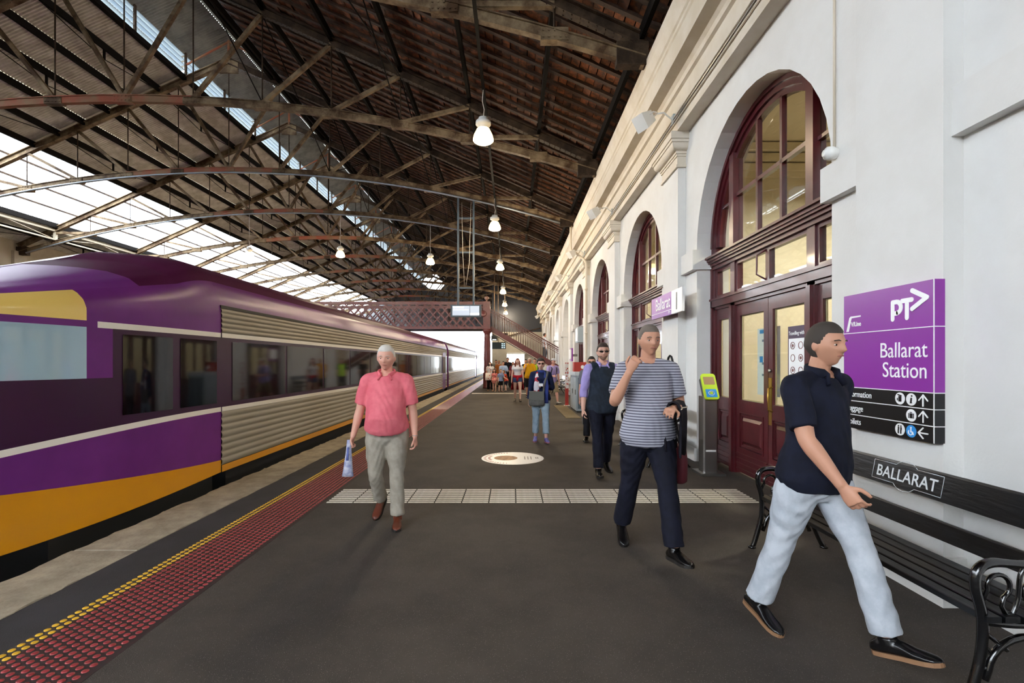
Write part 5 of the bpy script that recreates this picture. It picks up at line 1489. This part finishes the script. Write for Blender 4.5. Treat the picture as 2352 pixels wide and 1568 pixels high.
hp = world(p1, w+nrm((-.24, -.10, -1))*.10)
np_ = thing('newspaper', 'rolled newspaper held in the right hand of the man in pink', 'newspaper', tuple(hp))
b = MB(); q = hp+Vector((.0, -.03, .07)); e = hp+Vector((-.01, -.04, -.27))
b.tube([q, q.lerp(e, .3), q.lerp(e, .8), e], [(.022, .016), (.026, .02), (.045, .03), (.055, .034)], 14, ref=(0, -1, 0)); b.build('rolled_sheets', M('newsprint', '#b9b8c4', .8, col2='#7d84a8', vscale=14), np_)
b = MB(); b.tube([q.lerp(e, .2)+Vector((0, -.021, 0)), q.lerp(e, .55)+Vector((0, -.034, 0))], [(.008, .003), (.012, .003)], 6, ref=(0, -1, 0)); b.build('printed_band', M('news_blue', '#5a66a4', .7), np_)
MB().tube([world(p1, p1.A['L'][2]+Vector((.019*math.cos(a)*1.25, .019*math.sin(a)*1.25+.0, .012))) for a in zs(0, 2*math.pi, 16)[:-1]], .004, 6, closed=True).build('bracelet', steel)
bo = bpy.data.objects['bracelet']; tag(bo, 'steel watch band on the left wrist of the man in pink', 'watch')

# ---- 2 woman with scarf and bag
navy = cloth('navy_knit', '#1d2747', '#18203c'); jeans = cloth('pale_denim', '#9fb2c0', '#8ea3b3'); sneaker = M('sneaker_blue', '#5f63a8', .6, col2='#8a7fc0', vscale=30); solep = M('sole_pink', '#b8747f', .6)
dkhair = M('dark_brown_hair', '#241814', .6, bump=.4, bscale=110)
p2 = person('woman in a navy cardigan, striped scarf and pale jeans with a grey shoulder bag', (.56, 9.42), 0, 1.62,
       {'L': (14, 1, 6, 4), 'R': (-4, 1, 10, -4)}, {'R': hang(-1, .16, .02, .06), 'L': ((.28, .05, -1), (-.75, -.62, .22), (0, .4, -.6), (0, -.3, 1), .9)},
       head=(.02, 0, 0), skin=skin_c, hair=('full', dkhair), top=(navy, .93, -.06, .016, .02), bottom=(jeans, .88, .010, (0, .036)), shoes=(sneaker, solep), female=True, voxel=.009, glasses=True)
def place(F): F.root.matrix_basis = Matrix.Translation(F.root.location) @ Matrix.Rotation(F.root.rotation_euler.z, 4, 'Z')
place(p2)
H = p2.H
sc = thing('scarf', 'red, white and blue scarf hanging round the neck of the woman in navy', 'scarf', tuple(world(p2, p2.neck)))
nk = p2.neck
def wpts(F, L): return [world(F, p) for p in L]
b = MB(); b.tube(wpts(p2, [nk+Vector((.06*math.cos(a), .055*math.sin(a)-.01, .012)) for a in zs(0, 2*math.pi, 14)[:-1]]), [(.02, .028)]*14, 8, closed=True, ref=(0, 0, 1)); b.build('neck_loop', M('scarf_blue', '#2f3f86', .8), sc)
for sg, L_, mt in ((-1, .62, spots_mat('scarf_print', '#d9d4da', '#b02a38', 9, .42)), (1, .60, MATS['scarf_blue'])):
    b = MB(); b.tube(wpts(p2, [nk+Vector((sg*.055, -.04, .0)), nk+Vector((sg*.075, -.125, -.10)), nk+Vector((sg*.09, -.14, -.28)), nk+Vector((sg*.085, -.13, -L_))]), [(.03, .014), (.042, .012), (.055, .012), (.05, .010)], 10, ref=(0, -1, 0)); b.build('scarf_end', mt, sc)
bg = thing('shoulder_bag', 'grey canvas shoulder bag worn across the woman in navy', 'bag', tuple(world(p2, p2.P)))
b = MB(); c = p2.P+Vector((-.09, -.16, .0)); pts = []
greyc = M('grey_canvas', '#6f6e69', .8, col2='#5f5e5a', vscale=12)
for z, wx, dy in ((-.16, .13, .03), (-.14, .15, .045), (0, .15, .045), (.10, .14, .04), (.12, .13, .03)): pts.append((c+Vector((0, 0, z)), (wx, dy)))
b.tube([world(p2, p[0]) for p in pts], [p[1] for p in pts], 16, ref=(0, -1, 0)); b.build('pouch', greyc, bg)
b = MB(); b.box(*(lambda p: (p.x-.14, p.x+.14, p.y-.052, p.y-.046, p.z-.05, p.z+.11))(world(p2, c))); b.build('flap', M('grey_canvas_flap', '#66655f', .8), bg)
b = MB(); b.tube(wpts(p2, smooth_path([c+Vector((.13, -.0, .1)), p2.neck+Vector((.06, -.17, -.22)), p2.neck+Vector((.12, -.10, -.04)), p2.neck+Vector((.12, .0, .02)), p2.neck+Vector((.08, .12, -.1)), p2.P+Vector((-.1, .13, .2)), c+Vector((-.14, .08, .1))], 4)), [(.02, .004)]*25, 6, ref=(0, -1, 0)); b.build('strap', greyc, bg)
hl = world(p2, p2.A['L'][2]+nrm((-.75, -.62, .22))*.07); cdm = MB().box(hl.x-.055, hl.x+.03, hl.y-.05, hl.y-.047, hl.z-.02, hl.z+.035).build('ticket', sign_white); tag(cdm, 'white ticket in the left hand of the woman in navy', 'ticket')

# ---- 3 man in a dark vest
lilac = cloth('lilac_cotton', '#a99bcf', '#9d8ec6'); darkvest = cloth('dark_vest', '#272f3b', '#20262f'); navyt = cloth('navy_trousers', '#191a28', '#14151f'); blackshoe = M('black_leather', '#0e0d0e', .25)
brownhair = M('brown_hair', '#33231a', .7, bump=.4, bscale=120)
p3 = person('man in sunglasses, dark vest and lilac shirt walking beside the wall', (1.25, 6.7), 6, 1.80,
       {'L': (-12, 2, 8, -12), 'R': (14, 1, 4, 4)}, {'R': ((-.20, .10, -1), (-.10, -.28, -1), (1, 0, 0), (0, -1, 0), .7), 'L': ((.42, .10, -.9), (.25, -.45, -.75), (-1, 0, 0), (0, -1, 0), .6)},
       head=(.0, 0, -.12), skin=skin_c, hair=('short', brownhair), top=(lilac, .70, -.05, .011, .016), vest=(darkvest, .026), bottom=(navyt, .97, .010, (0, .033)), shoes=(blackshoe, soleb), voxel=.008, glasses=True, collar=lilac, beard=M('stubble', '#8a6a58', .9))
place(p3)
hp = world(p3, p3.A['R'][2]+nrm((-.10, -.28, -1))*.095); pm_ = MB(); pm_.box(hp.x-.004, hp.x+.006, hp.y-.045, hp.y+.03, hp.z-.11, hp.z+.03); o = pm_.build('phone', M('phone_black', '#15171c', .15)); tag(o, 'dark phone in the hand of the man in the vest', 'phone')

# ---- 4 man in a striped shirt
striped = stripes_mat('striped_tshirt', '#a9a9b4', '#4c4a5a', 46, 'z', duty=.62)
p4 = person('man in a grey striped T-shirt and dark trousers with a jacket over his arm', (1.10, 3.92), 4, 1.83,
       {'L': (20, 1, 4, 8), 'R': (-15, 2, 12, -22)}, {'R': ((-.34, -.42, -.72), (.34, -.42, .95), (.6, .6, 0), (-.3, -.4, .4), .9), 'L': ((.26, .06, -1), (-.55, -.80, .0), (0, .3, -.8), (0, -.4, 1), .9)},
       head=(.05, 0, .05), skin=skin_b, hair=('buzz', M('grey_hair', '#6a5f56', .8)), top=(striped, .36, -.065, .014, .022), bottom=(navyt, .975, .012, (0, .036)), shoes=(blackshoe, soleb), build=1.08, belly=.03, voxel=.0066)
place(p4)
sh, el, wr, ud, fdv = p4.A['L']
jk = thing('jacket', 'black jacket with a cream edge draped over the forearm of the striped man', 'jacket', tuple(world(p4, el)))
b = MB(); rows = []
ax = (wr-el).normalized(); sd = ax.cross(Vector((0, 0, 1))).normalized()
for f in zs(-.10, .95, 14):
    c = el.lerp(wr, f); rows.append([world(p4, c+sd*(sgn*(.050+.012*math.sin(9*f+2*dz)))+Vector((0, 0, dz+.02*math.sin(13*f)*(dz < -.1)))) for (sgn, dz) in ((-1, -.36), (-1.05, -.25), (-1.1, -.12), (-1.0, .0), (-.6, .048), (.0, .062), (.6, .048), (1.0, .0), (1.1, -.12), (1.1, -.24), (1.0, -.33))])
b.strip(rows); o = b.build('draped_cloth', cloth('black_jacket', '#15141b', '#1d1b24'), jk)
mo = o.modifiers.new('s', 'SOLIDIFY'); mo.thickness = .014
b = MB(); b.tube([Vector(r[3]) for r in rows], .006, 6); b.build('cream_edge', M('cream_trim', '#cfc4ae', .7), jk)
rbg = thing('red_bag', 'small dark red bag carried behind the striped man', 'bag', tuple(world(p4, Vector((.33, .10, .62)))))
b = MB(); c = Vector((.30, .12, .72))
b.tube(wpts(p4, [c+Vector((0, 0, -.17)), c+Vector((0, 0, -.15)), c, c+Vector((0, 0, .12)), c+Vector((0, 0, .14))]), [(.05, .09), (.07, .12), (.075, .12), (.06, .11), (.04, .08)], 14, ref=(0, -1, 0)); b.build('body', M('dark_red_fabric', '#5e1c26', .7), rbg)
b = MB(); b.tube(wpts(p4, smooth_path([c+Vector((0, -.06, .13)), c+Vector((-.03, -.02, .4)), p4.A['L'][0]+Vector((.0, -.02, .075)), p4.A['L'][0]+Vector((.0, .09, .02)), c+Vector((-.02, .10, .3)), c+Vector((0, .07, .13))], 5)), .009, 6); b.build('strap', black_m, rbg)

# ---- 5 man in a navy polo
navypolo = cloth('navy_polo', '#171a2a', '#121420'); whitet = cloth('pale_grey_trousers', '#b8bdc4', '#a9afb7'); tansole = M('tan_sole', '#8a6648', .7)
p5 = person('man in a navy polo and pale trousers striding past the bench', (1.68, 2.70), 22, 1.75,
       {'L': (26, 2, 8, 16), 'R': (-16, 2, 4, -14)}, {'R': ((-.20, -.38, -.85), (.22, -.55, -.80), (1, .2, 0), (0, -.8, .5), .7), 'L': ((.25, .42, -.85), (.18, .20, -1), (-1, 0, 0), (0, -1, 0), .6)},
       lean=.06, head=(.05, 0, .0), skin=skin_b, hair=('short', M('dark_grey_hair', '#3a322c', .8)), top=(navypolo, .40, -.055, .014, .022), bottom=(whitet, .965, .012, (0, .036)), shoes=(blackshoe, tansole), build=1.06, belly=.02, voxel=.006, collar=navypolo)

# ---- further people along the platform
FAR = .016
blackc = cloth('black_cloth', '#16151a'); whitec = cloth('white_cloth', '#d4d4da'); redc = cloth('red_jacket', '#a11d2c'); denim = cloth('blue_denim', '#3d4f78'); yellowc = cloth('yellow_cotton', '#c9930f'); khaki = cloth('khaki', '#8a7a60')
redhair = M('red_hair', '#6e2c17', .6, bump=.4, bscale=80); blackhair = M('black_hair', '#120e0d', .6)
walk = {'L': (12, 1, 5, 4), 'R': (-10, 1, 8, -8)}; stand = {'L': (2, 2, 2, 0), 'R': (-1, 2, 1, 0)}; walk2 = {'R': (14, 1, 5, 4), 'L': (-10, 1, 10, -8)}
arms0 = {'L': hang(1), 'R': hang(-1)}
person('person with dark hair and a grey top half hidden behind the man in the vest', (1.58, 9.6), -10, 1.66, walk2, arms0, skin=skin_b, hair=('short', blackhair), top=(cloth('grey_top', '#6a6a72'), .4, -.05, .014), bottom=(blackc, .97, .012, (0, .034)), shoes=(blackshoe, soleb), voxel=.012, glasses=True)
p8 = person('young woman with long red hair, white top and denim shorts', (.22, 19.2), 0, 1.70, walk, {'L': hang(1, .16, .05), 'R': hang(-1, .16, .05)}, skin=skin_p, hair=('long', redhair, 1.0), top=(whitec, .22, .02, .012), bottom=(denim, .16, .014, (.056, .05)), shoes=(M('hiking_shoe', '#5a5148', .7), soleb), female=True, voxel=.012)
place(p8); H = p8.H
rj = thing('tied_jacket', 'red jacket tied round the waist of the red haired woman', 'jacket', tuple(world(p8, p8.P)))
b = MB(); c = p8.P+Vector((0, 0, .09)); b.tube(wpts(p8, [c+Vector((.17*math.cos(a), .13*math.sin(a), -.03*max(0, -math.sin(a)))) for a in zs(0, 2*math.pi, 20)[:-1]]), [(.028, .06)]*20, 8, closed=True, ref=(0, 0, 1)); b.build('waist_band', redc, rj)
b = MB(); b.strip([wpts(p8, [c+Vector((.19*math.cos(a)*f, .15*math.sin(a)*f+.02, dz)) for a in zs(-.25, math.pi+.25, 12)]) for (f, dz) in ((1, .02), (1.12, -.2), (1.3, -.42), (1.42, -.55))]); o = b.build('hanging_back', redc, rj); o.modifiers.new('s', 'SOLIDIFY').thickness = .015
b = MB(); b.tube(wpts(p8, [c+Vector((.02, -.14, -.02)), c+Vector((-.01, -.16, -.10)), c+Vector((-.02, -.15, -.2))]), [(.03, .02), (.05, .02), (.03, .01)], 8); b.build('knot', redc, rj)
person('man in a yellow polo shirt with his hand raised to his chin', (.78, 21.4), 0, 1.74, stand, {'L': hang(1, .2), 'R': ((-.25, -.3, -.9), (.32, -.45, .95), (.4, .8, 0), (0, 0, 1), 1.0)}, skin=skin_b, hair=('buzz', whitehair), top=(yellowc, .45, -.06, .02, .02), bottom=(blackc, .55, .014, (.05, .045)), shoes=(blackshoe, soleb), build=1.15, belly=.04, voxel=FAR, collar=yellowc)
p7 = person('man in a lilac shirt and khaki shorts with a grey backpack near the stairs', (1.48, 17.9), 25, 1.72, {'L': (22, 1, 10, 10), 'R': (-16, 1, 14, -14)}, {'L': hang(1), 'R': ((-.2, -.2, -1), (.3, -.8, -.1), (1, 0, 0), (0, 0, 1), .8)}, lean=.12, skin=skin_a, hair=('short', brownhair), cap=(cloth('grey_cap', '#a9a9ad'), 'peak'), top=(lilac, .4, -.06, .016), bottom=(khaki, .56, .014, (.05, .048)), shoes=(M('white_shoe', '#a8a49e', .6), soleb), voxel=.014)
place(p7)
bp = thing('backpack', 'grey backpack worn by the man in khaki shorts', 'backpack', tuple(world(p7, p7.neck)))
b = MB(); c = p7.P+Vector((0, .17, .24)); b.tube(wpts(p7, [c+Vector((0, .02, -.22)), c+Vector((0, .02, -.19)), c+Vector((0, 0, 0)), c+Vector((0, -.03, .19)), c+Vector((0, -.03, .23))]), [(.1, .05), (.14, .08), (.15, .09), (.13, .07), (.08, .04)], 14, ref=(0, -1, 0)); b.build('pack', cloth('grey_pack', '#77777f'), bp)
for sg in (-1, 1):
    b = MB(); b.tube(wpts(p7, [p7.neck+Vector((sg*.09, .10, -.05)), p7.neck+Vector((sg*.09, -.02, .0)), p7.neck+Vector((sg*.10, -.12, -.1)), p7.neck+Vector((sg*.12, -.06, -.3)), p7.neck+Vector((sg*.12, .1, -.36))]), [(.02, .006)]*5, 6); b.build('strap', black_m, bp)
floral = spots_mat('floral_print', '#c9656a', '#e2b29a', 16, .38); floralbag = spots_mat('floral_bag', '#ddd6d2', '#c2564a', 9, .3)
p10 = person('dark haired woman in a white top standing by the bridge column', (-1.18, 26.2), 0, 1.58, stand, {'L': ((.25, -.1, -1), (-.5, -.75, .15), (0, .3, -.6), (0, -.3, 1), .8), 'R': hang(-1, .2)}, skin=skin_p, hair=('long', blackhair, .4), top=(whitec, .4, -.06, .02), bottom=(blackc, .97, .014, (.05, .04)), shoes=(M('tan_shoe', '#8a6a50', .6), soleb), female=True, build=1.1, voxel=FAR)
place(p10)
tb = thing('tote_bag', 'white and red floral tote bag held by the woman at the column', 'bag', tuple(world(p10, p10.P)))
c = world(p10, p10.P+Vector((-.10, -.20, -.05))); b = MB(); b.tube([c+Vector((0, 0, -.22)), c+Vector((0, 0, -.2)), c+Vector((0, 0, .18))], [(.15, .04), (.17, .06), (.15, .04)], 14, ref=(0, -1, 0)); b.build('pouch', floralbag, tb)
b = MB(); b.tube(smooth_path([c+Vector((-.1, 0, .17)), c+Vector((-.09, -.02, .42)), c+Vector((.09, -.02, .42)), c+Vector((.1, 0, .17))], 4), .01, 6); b.build('handles', redc, tb)
person('small child in a pink floral dress', (-.93, 25.7), -20, 1.16, stand, arms0, skin=skin_p, hair=('long', brownhair, .3), top=(floral, .35, -.16, .02, .04), bottom=(floral, .2, .012, (.06, .05)), shoes=(M('sandal', '#a88a72', .6), soleb), hd=1.28, female=True, voxel=FAR)
bstripe = stripes_mat('blue_stripes', '#38518f', '#a9b9d6', 14, 'z')
person('small child in a blue striped shirt and dark shorts', (-.60, 25.3), 30, 1.14, stand, {'L': ((.3, -.4, -.8), (.5, -.6, -.4), (0, 0, -1), (0, -1, 0), .6), 'R': hang(-1)}, skin=skin_p, hair=('short', M('blond_hair', '#8a6a44', .8)), top=(bstripe, .4, -.05, .016), bottom=(blackc, .45, .012, (.06, .055)), shoes=(M('brown_sandal', '#7a5a44', .6), soleb), hd=1.28, voxel=FAR)
orangec = cloth('orange_red_tee', '#d0513c')
person('small child in an orange red T-shirt leaning forward', (-.30, 25.8), -60, 1.10, {'L': (20, 1, 20, 0), 'R': (0, 1, 6, 0)}, {'L': ((.1, -.8, -.5), (.0, -.9, -.2), (0, 0, -1), (0, -1, 0), .6), 'R': ((-.1, -.8, -.5), (.0, -.9, -.2), (0, 0, -1), (0, -1, 0), .6)}, lean=.3, skin=skin_p, hair=('short', M('dark_blond_hair', '#6e5030', .8)), top=(orangec, .4, -.05, .016), bottom=(cloth('navy_shorts', '#1c2138'), .45, .012, (.06, .055)), shoes=(M('grey_sandal', '#8a8078', .6), soleb), hd=1.28, voxel=FAR)
person('person in a pale blue shirt with a dark shoulder strap among the crowd', (-.50, 27.8), 5, 1.60, stand, {'L': ((.3, -.1, -.9), (.2, -.9, .1), (0, 0, -1), (0, -1, 0), .7), 'R': hang(-1)}, skin=skin_b, hair=('short', blackhair), top=(cloth('pale_blue_shirt', '#8fa8cf', '#a9bddb'), .6, -.07, .018), bottom=(cloth('grey_trousers', '#55544f'), .97, .012, (.05, .04)), shoes=(blackshoe, soleb), voxel=.02)
person('tall dark haired man in a black shirt at the back of the crowd', (-.26, 29.9), 0, 1.84, stand, arms0, skin=skin_b, hair=('short', blackhair), top=(blackc, .4, -.06, .018), bottom=(cloth('charcoal_trousers', '#26262b'), .97, .012, (.05, .04)), shoes=(blackshoe, soleb), voxel=.02)
person('person in an orange top and straw hat in the crowd', (-.82, 30.4), 0, 1.66, stand, arms0, skin=skin_a, hair=('short', brownhair), cap=(M('straw', '#b08a5e', .8), 'brim'), top=(cloth('orange_top', '#b06a34'), .3, -.06, .018), bottom=(khaki, .97, .012, (.05, .04)), shoes=(blackshoe, soleb), voxel=.02)
person('person in a grey T-shirt next to the bridge column', (-1.02, 31.0), 0, 1.70, stand, arms0, skin=skin_b, hair=('short', blackhair), top=(cloth('dull_grey_tee', '#6d6c68'), .4, -.06, .018), bottom=(cloth('dark_jeans', '#2a3246'), .97, .012, (.05, .04)), shoes=(blackshoe, soleb), voxel=.02)
person('woman in a maroon top walking behind the red haired woman', (.06, 28.6), 0, 1.58, walk, arms0, skin=skin_a, hair=('long', brownhair, .5), top=(cloth('maroon_top', '#6a2a38'), .4, -.06, .018), bottom=(cloth('black_jeans', '#1d1d24'), .97, .012, (.05, .04)), shoes=(blackshoe, soleb), female=True, voxel=.02)
person('station worker in a lime green vest', (1.18, 25.2), 0, 1.74, stand, arms0, skin=skin_b, hair=('short', blackhair), top=(navy, .4, -.06, .016), vest=(cloth('hi_vis', '#a6d43a'), .026), bottom=(blackc, .97, .012, (.05, .04)), shoes=(blackshoe, soleb), voxel=.02)
person('dark haired person in black behind the man in yellow', (.78, 27.5), 0, 1.72, stand, arms0, skin=skin_b, hair=('short', blackhair), top=(cloth('black_tee', '#1b1a1f'), .4, -.06, .018), bottom=(cloth('black_slacks', '#1a1a1e'), .97, .012, (.05, .04)), shoes=(blackshoe, soleb), voxel=.02)
_k = 10
person('person in a white shirt walking down the staircase', (x0+run*_k+.13, YF+1.15, z0-(_k+1)*rise), 90, 1.72, {'L': (18, 1, 30, 0), 'R': (-2, 1, 6, 0)}, arms0, skin=skin_a, hair=('short', brownhair), top=(whitec, .4, -.06, .018), bottom=(cloth('grey_jeans', '#5a5c64'), .97, .012, (.05, .04)), shoes=(blackshoe, soleb), voxel=.02)
bake_all()
